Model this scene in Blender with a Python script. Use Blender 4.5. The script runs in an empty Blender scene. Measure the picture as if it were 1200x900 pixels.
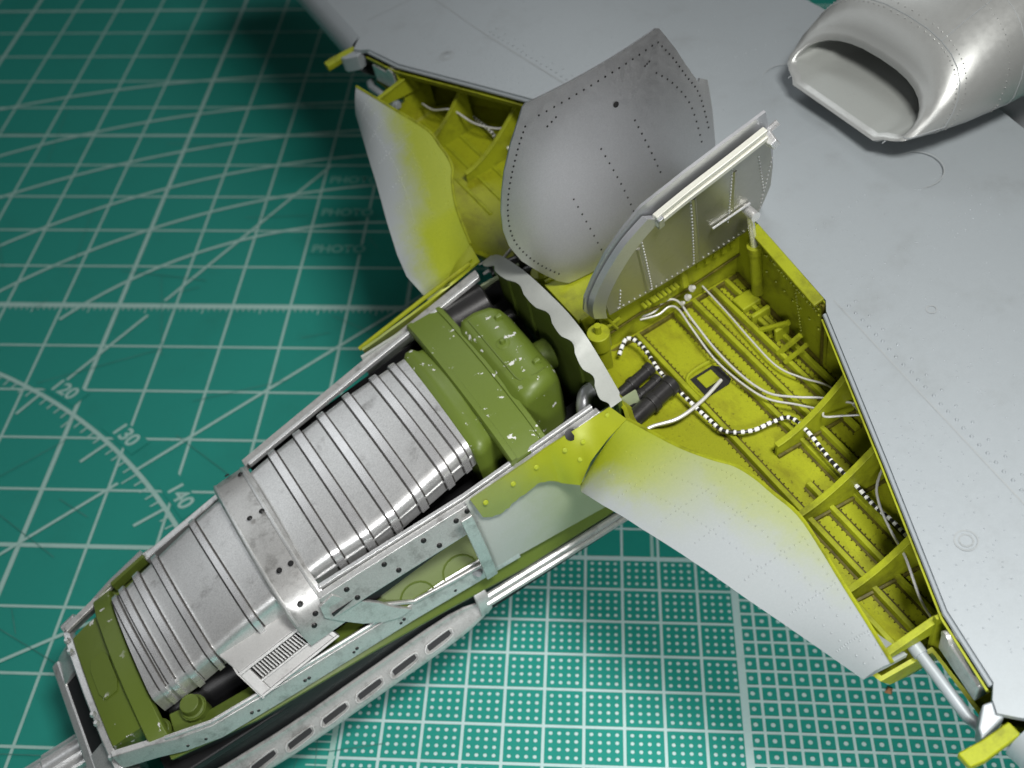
import bpy, bmesh, math, random
from mathutils import Vector, Matrix
random.seed(7)
sc = bpy.context.scene
col = sc.collection

# ------------------------------------------------------------------ camera (1 unit = 1 cm on the work table)
cam_d = bpy.data.cameras.new("camera"); cam = bpy.data.objects.new("camera", cam_d); col.objects.link(cam)
cam_d.sensor_width = 36.0; cam_d.lens = 39.84; cam_d.clip_start = 0.1; cam_d.clip_end = 400
def cam_axes(y, p, r):
    f = Vector((math.sin(y)*math.cos(p), math.cos(y)*math.cos(p), -math.sin(p)))
    ri = Vector((math.cos(y), -math.sin(y), 0)); u = ri.cross(f)
    return ri*math.cos(r)+u*math.sin(r), -ri*math.sin(r)+u*math.cos(r), f
cr, cu, cf = cam_axes(-0.091355, 0.821832, -0.053507)
CAM = Vector((8.0059, -13.9245, 13.1646))
cam.matrix_world = Matrix(((cr.x, cu.x, -cf.x, CAM.x), (cr.y, cu.y, -cf.y, CAM.y), (cr.z, cu.z, -cf.z, CAM.z), (0, 0, 0, 1)))
cam_d.dof.use_dof = True; cam_d.dof.focus_distance = 11.2; cam_d.dof.aperture_fstop = 0.47
sc.camera = cam

# ------------------------------------------------------------------ room light: dim room + bench and ceiling lamps, added front fill and reflection panel
w = bpy.data.worlds.new("World"); sc.world = w; w.use_nodes = True
w.node_tree.nodes["Background"].inputs[0].default_value = (0.90, 0.93, 1.0, 1)
w.node_tree.nodes["Background"].inputs[1].default_value = 0.03
def area(name, loc, target, size, power, color, spread=180):
    d = bpy.data.lights.new(name, 'AREA'); d.shape = 'RECTANGLE'; d.size = size[0]; d.size_y = size[1]; d.energy = power; d.color = color; d.spread = math.radians(spread)
    o = bpy.data.objects.new(name, d); col.objects.link(o); o.location = loc
    o.rotation_euler = (Vector(target)-Vector(loc)).to_track_quat('-Z', 'Y').to_euler(); return o
area("bench_lamp", (11.5, -11.8, 20.5), (10.5, -6.0, 2.0), (4.5, 3.5), 1880, (1.0, 0.985, 0.96), 130)
area("front_fill", (8.0, -22.0, 14.0), (11.0, -9.0, 0.0), (5, 3), 370, (0.98, 0.99, 1.0), 56)  # added fill that brightens the mat below the near wing
area("ceiling_lamp", (2.0, 20.0, 30.0), (7.0, -4.0, 2.0), (12, 8), 1700, (0.95, 0.98, 1.0))
area("reflection_panel", (-19.0, 4.0, 21.0), (5.0, -6.0, 2.0), (20, 16), 150, (0.93, 0.97, 1.0), 65)  # added panel for the silver duct to reflect, not a real window
sc.view_settings.view_transform = 'Standard'; sc.view_settings.look = 'None'; sc.view_settings.exposure = 0.0; sc.view_settings.gamma = 1.0

# ------------------------------------------------------------------ materials
def new_mat(name):
    m = bpy.data.materials.new(name); m.use_nodes = True
    nt = m.node_tree; b = nt.nodes["Principled BSDF"]
    return m, nt, b
def N(nt, t, **k):
    n = nt.nodes.new(t)
    for a, v in k.items(): setattr(n, a, v)
    return n
def noise(nt, scale, detail=3, rough=0.6, vec=None):
    n = N(nt, 'ShaderNodeTexNoise'); n.inputs['Scale'].default_value = scale; n.inputs['Detail'].default_value = detail; n.inputs['Roughness'].default_value = rough
    if vec is not None: nt.links.new(vec, n.inputs['Vector'])
    return n.outputs['Fac']
def ramp(nt, fac, lo, hi):
    r = N(nt, 'ShaderNodeMapRange'); r.inputs['From Min'].default_value = lo; r.inputs['From Max'].default_value = hi; r.interpolation_type = 'SMOOTHSTEP'
    nt.links.new(fac, r.inputs['Value']); return r.outputs['Result']
def mth(nt, op, a, b=None):
    n = N(nt, 'ShaderNodeMath', operation=op)
    for i, v in enumerate((a, b)):
        if v is None: continue
        if isinstance(v, (int, float)): n.inputs[i].default_value = v
        else: nt.links.new(v, n.inputs[i])
    return n.outputs[0]
def mix(nt, fac, a, b):
    n = N(nt, 'ShaderNodeMix', data_type='RGBA')
    if isinstance(fac, (int, float)): n.inputs['Factor'].default_value = fac
    else: nt.links.new(fac, n.inputs['Factor'])
    for k, v in (('A', a), ('B', b)):
        s = [i for i in n.inputs if i.name == k and i.type == 'RGBA'][0]
        if isinstance(v, tuple): s.default_value = (*v, 1)
        else: nt.links.new(v, s)
    return [o for o in n.outputs if o.type == 'RGBA'][0]
def objvec(nt): return N(nt, 'ShaderNodeTexCoord').outputs['Object']
def bump(nt, b, h, strength=0.2, dist=0.01):
    n = N(nt, 'ShaderNodeBump'); n.inputs['Strength'].default_value = strength; n.inputs['Distance'].default_value = dist
    nt.links.new(h, n.inputs['Height']); nt.links.new(n.outputs[0], b.inputs['Normal'])
def paint(name, base, dirt=(0.03, 0.028, 0.02), metal=0.0, rough=0.45, grain=0.1, dirt_amt=(0.62, 0.8), dirt_scale=3.0, chips=None, speck=0.0, coat=0.0, bstr=0.12):
    m, nt, b = new_mat(name); v = objvec(nt)
    c = mix(nt, noise(nt, 60, 2, .6, v), tuple(x*(1-grain) for x in base), tuple(min(1, x*(1+grain)) for x in base))
    c = mix(nt, mth(nt, 'MULTIPLY', ramp(nt, noise(nt, dirt_scale, 6, .68, v), *dirt_amt), .55), c, dirt)
    met = metal
    if speck > 0:
        sp = ramp(nt, noise(nt, 46, 3, .7, v), .66, .70); c = mix(nt, mth(nt, 'MULTIPLY', sp, speck), c, dirt)
    if chips:
        ch = mth(nt, 'MULTIPLY', ramp(nt, noise(nt, chips[0], 5, .62, v), chips[1], chips[1]+.012), ramp(nt, noise(nt, 1.3, 1, .5, v), .42, .46))
        c = mix(nt, ch, c, (0.62, 0.62, 0.6))
    nt.links.new(c, b.inputs['Base Color']); b.inputs['Metallic'].default_value = met
    r = N(nt, 'ShaderNodeMapRange'); r.inputs['To Min'].default_value = max(.05, rough-.08); r.inputs['To Max'].default_value = rough+.1
    nt.links.new(noise(nt, 14, 4, .6, v), r.inputs['Value']); nt.links.new(r.outputs[0], b.inputs['Roughness'])
    if bstr: bump(nt, b, noise(nt, 120, 2, .6, v), bstr, .004)
    return m
SILVER = paint("silver_paint", (0.74, 0.745, 0.735), metal=0.72, rough=0.36, grain=.32, dirt=(0.07, 0.06, 0.05), dirt_amt=(.55, .8), dirt_scale=3.5, speck=.35, bstr=.25)
BRIGHT = paint("bright_silver", (0.82, 0.82, 0.82), metal=0.7, rough=0.27, grain=.1, dirt=(0.2, 0.19, 0.18), dirt_amt=(.68, .9), speck=.08, bstr=.12)
GRIME = paint("grimy_line", (0.07, 0.066, 0.062), metal=.3, rough=.5, grain=.3, dirt=(0.4, 0.4, 0.4), dirt_amt=(.6, .72), dirt_scale=14)
FLANGE = paint("dull_aluminium", (0.31, 0.325, 0.30), metal=.2, rough=.5, grain=.1, dirt=(0.2, 0.2, 0.18), dirt_amt=(.55, .8))
RAILM = paint("worn_rail_silver", (0.56, 0.56, 0.545), metal=.55, rough=.33, grain=.25, dirt=(0.08, 0.072, 0.06), dirt_amt=(.48, .75), dirt_scale=5, speck=.5, bstr=.2)
OUTM = paint("dull_outlet_silver", (0.46, 0.46, 0.45), metal=.3, rough=.48, grain=.15, dirt=(0.15, 0.14, 0.13), dirt_amt=(.55, .8))
SATIN = paint("satin_silver_skin", (0.50, 0.51, 0.53), metal=0.6, rough=0.34, grain=.1, dirt=(0.2, 0.2, 0.2), dirt_amt=(.7, .95), bstr=.1)
DOORM = paint("door_silver", (0.62, 0.625, 0.63), metal=0.95, rough=0.40, grain=.12, dirt=(0.4, 0.4, 0.4), dirt_amt=(.8, .98), bstr=.15)
SCOOPIN = paint("duct_silver", (0.33, 0.345, 0.325), metal=0.35, rough=0.42, grain=.06, dirt=(0.22, 0.22, 0.2), dirt_amt=(.6, .9), bstr=.08)
SCOOPM = paint("satin_pale_silver", (0.40, 0.41, 0.395), metal=0.5, rough=0.36, grain=.06, dirt=(0.3, 0.3, 0.28), dirt_amt=(.7, .95), bstr=.08)
GREY = paint("grey_wing_paint", (0.295, 0.325, 0.34), metal=0.15, rough=0.42, grain=.05, dirt=(0.22, 0.235, 0.235), dirt_amt=(.5, .85), dirt_scale=1.4, bstr=.1)
YELLOW = paint("yellow_green_primer", (0.275, 0.305, 0.012), dirt=(0.045, 0.038, 0.008), rough=0.48, grain=.16, dirt_amt=(.43, .72), dirt_scale=2.6)
LIME = paint("lime_primer", (0.33, 0.385, 0.022), dirt=(0.24, 0.30, 0.06), rough=0.42, grain=.08, dirt_amt=(.45, .75), dirt_scale=1.6)
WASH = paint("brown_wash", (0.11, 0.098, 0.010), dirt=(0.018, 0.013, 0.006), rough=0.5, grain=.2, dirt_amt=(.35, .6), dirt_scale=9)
OLIVE = paint("olive_green_paint", (0.112, 0.16, 0.021), dirt=(0.055, 0.075, 0.013), rough=0.42, grain=.08, dirt_amt=(.6, .85), chips=(7.0, .63))
OLIVE2 = paint("plain_olive_green", (0.095, 0.135, 0.019), dirt=(0.05, 0.05, 0.02), rough=0.45, grain=.1, dirt_amt=(.55, .8))
BLACK = paint("shade_black", (0.010, 0.010, 0.011), rough=0.5, grain=.3, dirt=(0.03, 0.03, 0.03))  # stands in for shade in gaps, openings and the engine bay
TUBEBLK = paint("dark_gunmetal", (0.035, 0.034, 0.034), metal=.4, rough=0.3, grain=.2, dirt=(0.1, 0.1, 0.1), dirt_amt=(.62, .8))
DARKDOT = paint("dark_fastener", (0.02, 0.02, 0.02), metal=.3, rough=0.4, grain=.2, bstr=0)
WIRE = paint("silver_wire", (0.66, 0.65, 0.63), metal=.35, rough=0.35, grain=.1, dirt=(0.15, 0.14, 0.12))
WHITE = paint("white_sleeve", (0.75, 0.75, 0.72), rough=0.5, grain=.05)
CREAM = paint("bare_plastic_edge", (0.68, 0.68, 0.60), metal=.2, rough=0.45, grain=.08, dirt=(0.4, 0.4, 0.33))
INNER = paint("green_grey_liner", (0.38, 0.38, 0.34), metal=.7, rough=0.36, grain=.06, dirt=(0.16, 0.16, 0.12), dirt_amt=(.55, .8))
PLINE = paint("panel_line", (0.27, 0.29, 0.295), rough=.5, grain=.1, bstr=0)
MATGREEN = paint("mat_green", (0.015, 0.25, 0.20), dirt=(0.015, 0.20, 0.158), rough=0.6, grain=.07, dirt_amt=(.5, .8), dirt_scale=.8, bstr=.25)
MATGREEN.node_tree.nodes["Principled BSDF"].inputs["Specular IOR Level"].default_value = .25
for m_ in (YELLOW, WASH, LIME): m_.node_tree.nodes["Principled BSDF"].inputs["Specular IOR Level"].default_value = .28
PRINT3 = paint("mat_print_faint", (0.13, 0.36, 0.30), rough=.5, bstr=0)
PRINT_LIT = paint("mat_print_lit", (0.44, 0.60, 0.585), dirt=(0.28, 0.49, 0.46), rough=0.5, grain=.1, dirt_amt=(.5, .8), dirt_scale=1.6, bstr=0)  # whiter copy of the print, painting in the stronger light on this side
PRINT = paint("mat_print", (0.33, 0.52, 0.47), dirt=(0.13, 0.36, 0.30), rough=0.5, grain=.1, dirt_amt=(.5, .8), dirt_scale=1.6, bstr=0)
CUT = paint("mat_cut", (0.03, 0.17, 0.14), dirt=(0.12, 0.3, 0.26), dirt_amt=(.4, .7), dirt_scale=2, rough=.7, bstr=0)
TABLE = paint("table_top", (0.05, 0.045, 0.04), rough=.5)
def stretched(nt, v, sx, sy, sz):
    n = N(nt, 'ShaderNodeVectorMath', operation='MULTIPLY'); nt.links.new(v, n.inputs[0]); n.inputs[1].default_value = (sx, sy, sz); return n.outputs[0]
def floor_paint():
    """primer with brown oil wash streaks running along the stringers"""
    m, nt, b = new_mat("washed_primer"); v = objvec(nt)
    c = mix(nt, noise(nt, 50, 2, .6, v), (.235, .26, .010), (.32, .345, .012))
    st = ramp(nt, noise(nt, 1.0, 6, .7, stretched(nt, v, 3.5, 1.6, 3.0)), .44, .72)
    c = mix(nt, mth(nt, 'MULTIPLY', st, .5), c, (.12, .10, .008))
    c = mix(nt, mth(nt, 'MULTIPLY', ramp(nt, noise(nt, 22, 4, .7, v), .60, .70), .5), c, (.05, .04, .01))
    nt.links.new(c, b.inputs['Base Color']); b.inputs['Roughness'].default_value = .45; b.inputs["Specular IOR Level"].default_value = .3
    bump(nt, b, noise(nt, 110, 2, .6, v), .12, .004); return m
FLOORY = floor_paint()
def fade_paint(name, front, rear, x0, x1, rough=.42, metal=.1):
    m, nt, b = new_mat(name); v = objvec(nt); s = N(nt, 'ShaderNodeSeparateXYZ'); nt.links.new(v, s.inputs[0])
    f = mth(nt, 'ADD', s.outputs['X'], mth(nt, 'MULTIPLY', mth(nt, 'SUBTRACT', noise(nt, 2.5, 8, .75, v), .5), .9))
    c = mix(nt, ramp(nt, f, x0, x1), front, rear); c = mix(nt, mth(nt, 'MULTIPLY', noise(nt, 60, 2, .6, v), .25), c, tuple(x*.6 for x in rear))
    nt.links.new(c, b.inputs['Base Color']); b.inputs['Roughness'].default_value = rough; b.inputs['Metallic'].default_value = metal
    bump(nt, b, noise(nt, 120, 2, .6, v), .1, .004); return m
FAIRING = fade_paint("faded_lime", (.24, .29, .085), (.33, .37, .014), -1.7, -.8)
SIDEP = fade_paint("side_panel_paint", (.43, .45, .43), (.31, .36, .22), -1.9, -.7, .5, .05)
def overspray(name, lo, hi, strength, root):
    """grey wing paint fading into the yellow primer sprayed along the wheel bay edge"""
    m, nt, b = new_mat(name); v = objvec(nt)
    s = N(nt, 'ShaderNodeSeparateXYZ'); nt.links.new(v, s.inputs[0])
    ay = mth(nt, 'ABSOLUTE', s.outputs['Y'])
    f = mth(nt, 'SUBTRACT', s.outputs['X'], mth(nt, 'SUBTRACT', mth(nt, 'MULTIPLY', ay, .29), 1.52))
    f = mth(nt, 'ADD', f, mth(nt, 'MULTIPLY', mth(nt, 'SUBTRACT', noise(nt, 2.2, 8, .75, v), .5), .55))
    t = mth(nt, 'MULTIPLY', ramp(nt, f, lo, hi), strength)
    rt = mth(nt, 'MULTIPLY', ramp(nt, mth(nt, 'SUBTRACT', 10, ay), 10-root[0], 10-root[1]), ramp(nt, f, .0, .5))
    t = mth(nt, 'MAXIMUM', t, rt)
    g = mix(nt, noise(nt, 60, 2, .6, v), (.30, .33, .335), (.35, .375, .38))
    y = mix(nt, noise(nt, 30, 2, .6, v), (.27, .33, .016), (.35, .39, .018))
    nt.links.new(mix(nt, t, g, y), b.inputs['Base Color']); b.inputs['Roughness'].default_value = .42; b.inputs['Metallic'].default_value = .12
    bump(nt, b, noise(nt, 130, 2, .6, v), .1, .004); return m
SPRAY_R = overspray("overspray_thin", .32, 1.0, .62, (3.5, 1.8))
SPRAY_L = overspray("overspray_wide", .22, .72, .95, (3.3, 2.2))  # stronger yellow partly paints in the far side's dimmer light

# ------------------------------------------------------------------ mesh helpers
class MB:
    def __init__(s): s.v = []; s.f = []
    def add(s, vs, fs):
        o = len(s.v); s.v += [tuple(p) for p in vs]; s.f += [tuple(i+o for i in q) for q in fs]; return s
    def grid(s, rows, close=False):
        n = len(rows[0]); vs = [p for r in rows for p in r]; fs = []
        for i in range(len(rows)-1):
            for j in range(n if close else n-1):
                k = (j+1) % n; fs.append((i*n+j, i*n+k, (i+1)*n+k, (i+1)*n+j))
        return s.add(vs, fs)
    def loft(s, rings, caps=True):
        n = len(rings[0]); s.grid(rings, True); o = len(s.v)-n*len(rings)
        if caps: s.f.append(tuple(o+j for j in range(n))[::-1]); s.f.append(tuple(o+(len(rings)-1)*n+j for j in range(n)))
        return s
    def prism(s, poly, off):
        n = len(poly); off = Vector(off); vs = [Vector(p) for p in poly]+[Vector(p)+off for p in poly]
        return s.add(vs, [tuple(range(n))[::-1], tuple(range(n, 2*n))]+[(i, (i+1) % n, n+(i+1) % n, n+i) for i in range(n)])
    def box(s, lo, hi):
        (a, b, c), (d, e, f) = lo, hi
        return s.add([(a, b, c), (d, b, c), (d, e, c), (a, e, c), (a, b, f), (d, b, f), (d, e, f), (a, e, f)],
                     [(3, 2, 1, 0), (4, 5, 6, 7), (0, 1, 5, 4), (1, 2, 6, 5), (2, 3, 7, 6), (3, 0, 4, 7)])
    def tube(s, path, r, seg=10, caps=True):
        P = [Vector(p) for p in path]; rs = r if isinstance(r, (list, tuple)) else [r]*len(P); rings = []; up = None
        for i, p in enumerate(P):
            t = (P[min(i+1, len(P)-1)]-P[max(i-1, 0)]).normalized()
            if up is None: up = t.orthogonal().normalized()
            up = (up-t*up.dot(t)); up = up.normalized() if up.length > 1e-6 else t.orthogonal().normalized()
            sd = t.cross(up); rings.append([p+(up*math.cos(2*math.pi*k/seg)+sd*math.sin(2*math.pi*k/seg))*rs[i] for k in range(seg)])
        return s.loft(rings, caps)
    def dome(s, c, n, r, h, seg=6):
        c = Vector(c); n = Vector(n).normalized(); u = n.orthogonal().normalized(); q = n.cross(u); base = [c+(u*math.cos(2*math.pi*k/seg)+q*math.sin(2*math.pi*k/seg))*r for k in range(seg)]
        mid = [c+n*h+(u*math.cos(2*math.pi*k/seg)+q*math.sin(2*math.pi*k/seg))*r*.55 for k in range(seg)]
        return s.add(base+mid, [(k, (k+1) % seg, seg+(k+1) % seg, seg+k) for k in range(seg)]+[tuple(range(seg, 2*seg))])
    def build(s, name, mat, parent=None, smooth=True, bevel=0.0, solid=0.0, angle=35, kind=None):
        me = bpy.data.meshes.new(name); me.from_pydata(s.v, [], s.f); me.materials.append(mat)
        bm = bmesh.new(); bm.from_mesh(me); bmesh.ops.recalc_face_normals(bm, faces=bm.faces) if not solid else None; bm.to_mesh(me); bm.free()
        if smooth:
            me.polygons.foreach_set('use_smooth', [True]*len(me.polygons)); me.set_sharp_from_angle(angle=math.radians(angle)) if not bevel else None
        o = bpy.data.objects.new(name, me); col.objects.link(o)
        if parent: o.parent = parent
        if solid:
            d = o.modifiers.new('thickness', 'SOLIDIFY'); d.thickness = abs(solid); d.offset = -1 if solid > 0 else 1
            d = o.modifiers.new('crisp_rim', 'EDGE_SPLIT'); d.split_angle = math.radians(angle)
        if bevel:
            d = o.modifiers.new('soft_edges', 'BEVEL'); d.width = bevel; d.segments = 2; d.limit_method = 'ANGLE'; d.angle_limit = math.radians(40); d.harden_normals = True
        if kind: o['kind'] = kind
        return o
def link_copy(src, parent, loc=(0, 0, 0)):
    c = src.copy(); col.objects.link(c); c.parent = parent; c.location = loc; return c
def lerp(a, b, t): return a+(b-a)*t
def pl(x, pts):
    """piecewise linear table"""
    if x <= pts[0][0]: return pts[0][1]
    for (x0, y0), (x1, y1) in zip(pts, pts[1:]):
        if x <= x1: return lerp(y0, y1, (x-x0)/(x1-x0))
    return pts[-1][1]
def smooth_path(pts, k=6):
    P = [Vector(p) for p in pts]; out = []
    for i in range(len(P)-1):
        a, b, c, d = P[max(i-1, 0)], P[i], P[i+1], P[min(i+2, len(P)-1)]
        for j in range(k):
            t = j/k; out.append(.5*((2*b)+(c-a)*t+(2*a-5*b+4*c-d)*t*t+(-a+3*b-3*c+d)*t**3))
    return out+[P[-1]]

# ------------------------------------------------------------------ setting: table top
o = MB().box((-60, -55, -1.3), (75, 60, -.302)).build('table_top', TABLE); o['kind'] = 'structure'

# ------------------------------------------------------------------ cutting mat
mat_root = MB().box((-22, -24, -.3), (30, 22, 0)).build('cutting_mat', MATGREEN, bevel=.08)
mat_root['label'] = 'green self-healing cutting mat with printed white grid under the model aircraft'; mat_root['category'] = 'cutting mat'
ZP = .004
def strip(mb, p, q, wd, z=ZP):
    p = Vector((*p, z)); q = Vector((*q, z)); d = (q-p).normalized(); n = Vector((-d.y, d.x, 0))*wd/2
    mb.add([p-n, q-n, q+n, p+n], [(0, 1, 2, 3)])
g = MB()
for i in range(-20, 29):
    x = float(i)
    if x > 4.5 and x != 5: strip(g, (x, -4.97), (x, 20), .045, ZP)
    else: strip(g, (x, -22), (x, 20), .07 if i % 5 == 0 else .042, ZP)
for j in range(-22, 21):
    wd = .07 if j % 5 == 0 else .042
    strip(g, (-20, j), (28 if j >= -5 else 5.05, j), wd, ZP+.003)
strip(g, (-20, -.03), (28, -.03), .10, ZP+.004)
g.build('grid_lines', PRINT, mat_root, smooth=False)
g = MB()
for k in range(400): strip(g, (-12+k*.1, -.06), (-12+k*.1, -.26 if k % 10 == 0 else (-.2 if k % 5 == 0 else -.14)), .02, ZP+.002)
for k in range(160): strip(g, (5.04, -5-k*.1), (4.7 if k % 5 else 4.55, -5-k*.1), .022, ZP+.002)
g.build('ruler_ticks', PRINT, mat_root, smooth=False, kind='stuff')
# half-centimetre dotted field and fine dotted field on the right
g = MB()
X0 = 5.08
for i in range(0, 11): strip(g, (X0+.5*i, -5), (X0+.5*i, -20), .038 if i < 10 else .10)
for i in range(6, 30): strip(g, (X0+.5*i, -5), (X0+.5*i, 3), .035, ZP+.0015)
for j in range(0, 30): strip(g, (X0, -5-.5*j), (X0+5, -5-.5*j), .038 if j else .07, ZP+.005)
for j in range(1, 12): strip(g, (X0+2, -5+.5*j), (24, -5+.5*j), .035, ZP+.0045)
XF = X0+5.0; FS = .2125
for i in range(1, 46): strip(g, (XF+FS*i, -5), (XF+FS*i, -16), .036)
for j in range(0, 52): strip(g, (XF, -5-.2083*j), (XF+FS*45, -5-.2083*j), .036, ZP+.0065)
g.build('fine_grid_lines', PRINT_LIT, mat_root, smooth=False)
g = MB()
def dot(x, y, r, seg=8): g.add([(x+r*math.cos(2*math.pi*k/seg), y+r*math.sin(2*math.pi*k/seg), ZP+.0075) for k in range(seg)], [tuple(range(seg))])
for i in range(10):
    for j in range(12):
        for a in range(4):
            for b in range(4): dot(X0+.5*i+.25+(a-1.5)*.105, -5-.5*j-.25+(b-1.5)*.105, .025)
for i in range(32):
    for j in range(36): dot(XF+FS*(i+.5), -5-.2083*(j+.5), .03)
g.build('printed_dots', PRINT_LIT, mat_root, smooth=False, kind='stuff')
g = MB()
for _ in range(70):
    x, y, t, L = random.uniform(-6, 14), random.uniform(-9, 8), random.uniform(0, 3.14), random.uniform(.3, 2.2)
    strip(g, (x, y), (x+L*math.cos(t), y+L*math.sin(t)), .010, ZP+.0165)
g.build('knife_cuts', CUT, mat_root, smooth=False, kind='stuff')
# protractor, radial lines and large arcs
g = MB()
def arc(c, r, a0, a1, wd, n=90):
    for k in range(n):
        t0, t1 = lerp(a0, a1, k/n), lerp(a0, a1, (k+1)/n)
        q = [(c[0]+(r+d)*math.cos(t), c[1]+(r+d)*math.sin(t), ZP+.008) for t, d in ((t0, -wd/2), (t1, -wd/2), (t1, wd/2), (t0, wd/2))]
        g.add(q, [(0, 1, 2, 3)])
PC, PR = (-5.62, -10.67), 9.89
arc(PC, PR, 0, math.pi, .07)
for k in range(0, 181):
    t = math.radians(k); L = .16 if k % 5 else (.28 if k % 10 else .5)
    d = (math.cos(t), math.sin(t)); strip(g, (PC[0]+d[0]*PR, PC[1]+d[1]*PR), (PC[0]+d[0]*(PR-L), PC[1]+d[1]*(PR-L)), .028 if k % 10 else .05, ZP+.009)
for c, r, a0, a1 in (((2.62, -12.02), 19.24, 1.35, 2.3), ((3.54, -8.7), 14.88, 1.3, 2.6), ((4.81, -10.07), 15.3, 1.3, 2.6), ((5.16, -7.76), 12.17, 1.3, 2.7), ((5.36, -7.3), 10.76, 1.4, 2.6), ((4.35, -4.33), 6.59, 1.3, 2.5)):
    arc(c, r, a0, a1, .06)
strip(g, (-.39, -1.87), (.58, -.26), .05, ZP+.01); strip(g, (.78, .1), (3.06, 3.98), .05, ZP+.01)
strip(g, (1.29, -3.65), (9, 4.05), .05, ZP+.01); strip(g, (-3.5, -8.4), (1.12, -3.87), .05, ZP+.01)
strip(g, (-.2, -7.2), (1.9, -5.95), .05, ZP+.01)
g.build('protractor_lines', PRINT, mat_root, smooth=False)
def text(t, loc, rot, size):
    cu_ = bpy.data.curves.new('tmp', 'FONT'); cu_.body = t; cu_.size = size; cu_.align_x = 'CENTER'; cu_.align_y = 'CENTER'; cu_.offset = .008
    to = bpy.data.objects.new('tmp', cu_); col.objects.link(to); bpy.context.view_layer.update()
    me = bpy.data.meshes.new_from_object(to.evaluated_get(bpy.context.evaluated_depsgraph_get())); bpy.data.objects.remove(to)
    o = bpy.data.objects.new('printed_number' if t.isdigit() else 'printed_word', me); me.materials.clear(); me.materials.append(PRINT if t.isdigit() else PRINT3); col.objects.link(o)
    hw_ = size*.34*len(t)+.06; kp = MB().box((-hw_, -size*.5, -.0022), (hw_, size*.5, -.002)).build('print_gap', MATGREEN, mat_root, smooth=False); kp.location = (*loc, ZP+.0135); kp.rotation_euler = (0, 0, rot)
    o.parent = mat_root; o.location = (*loc, ZP+.014); o.rotation_euler = (0, 0, rot); return o
for k, ang in (('110', 70), ('120', 58.5), ('130', 49.6), ('140', 40.4)):
    t = math.radians(ang); text(k, (PC[0]+(PR+.27)*math.cos(t), PC[1]+(PR+.27)*math.sin(t)), t-math.pi/2, .34)
for y in (3.52, 2.53, 1.49): text('PHOTO', (3.6, y), 0, .28)

cb = MB().loft([[(11.87+x*k, -6.89+y*k, z) for x, y in ((-.05, -.02), (.03, -.05), (.06, .02), (.0, .06))] for z, k in ((.012, 1), (.04, .8), (.06, .3))]).build('crumb', paint("crumb_brown", (0.30, 0.13, 0.05), rough=.7))
cb['label'] = 'tiny brown crumb on the dotted mat beside the near wing'; cb['category'] = 'crumb'
# ------------------------------------------------------------------ the model aircraft: frame (a aft, s span, n up) upside down on the mat
AX = Vector((0.81879537, 0.54606863, 0.177153)); SX = Vector((0.55484443, -0.83195412, 0)); NX = Vector((-0.14738317, -0.09829235, 0.98418332))
ORG = Vector((7.53919, -4.70810, 4.69))
root = bpy.data.objects.new('model_aircraft', None); col.objects.link(root)
root['label'] = 'upside-down silver and grey model aircraft with open engine and wheel bays'; root['category'] = 'model aircraft'
root.matrix_world = Matrix(((AX.x, SX.x, NX.x, ORG.x), (AX.y, SX.y, NX.y, ORG.y), (AX.z, SX.z, NX.z, ORG.z), (0, 0, 0, 1)))
root.empty_display_size = 1
DIH = .045
def wn(a, s): return -DIH*abs(s)-.03*min(max(0, a-2.3), 2.2)**2-(.12*max(0, a-4.5))

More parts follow.
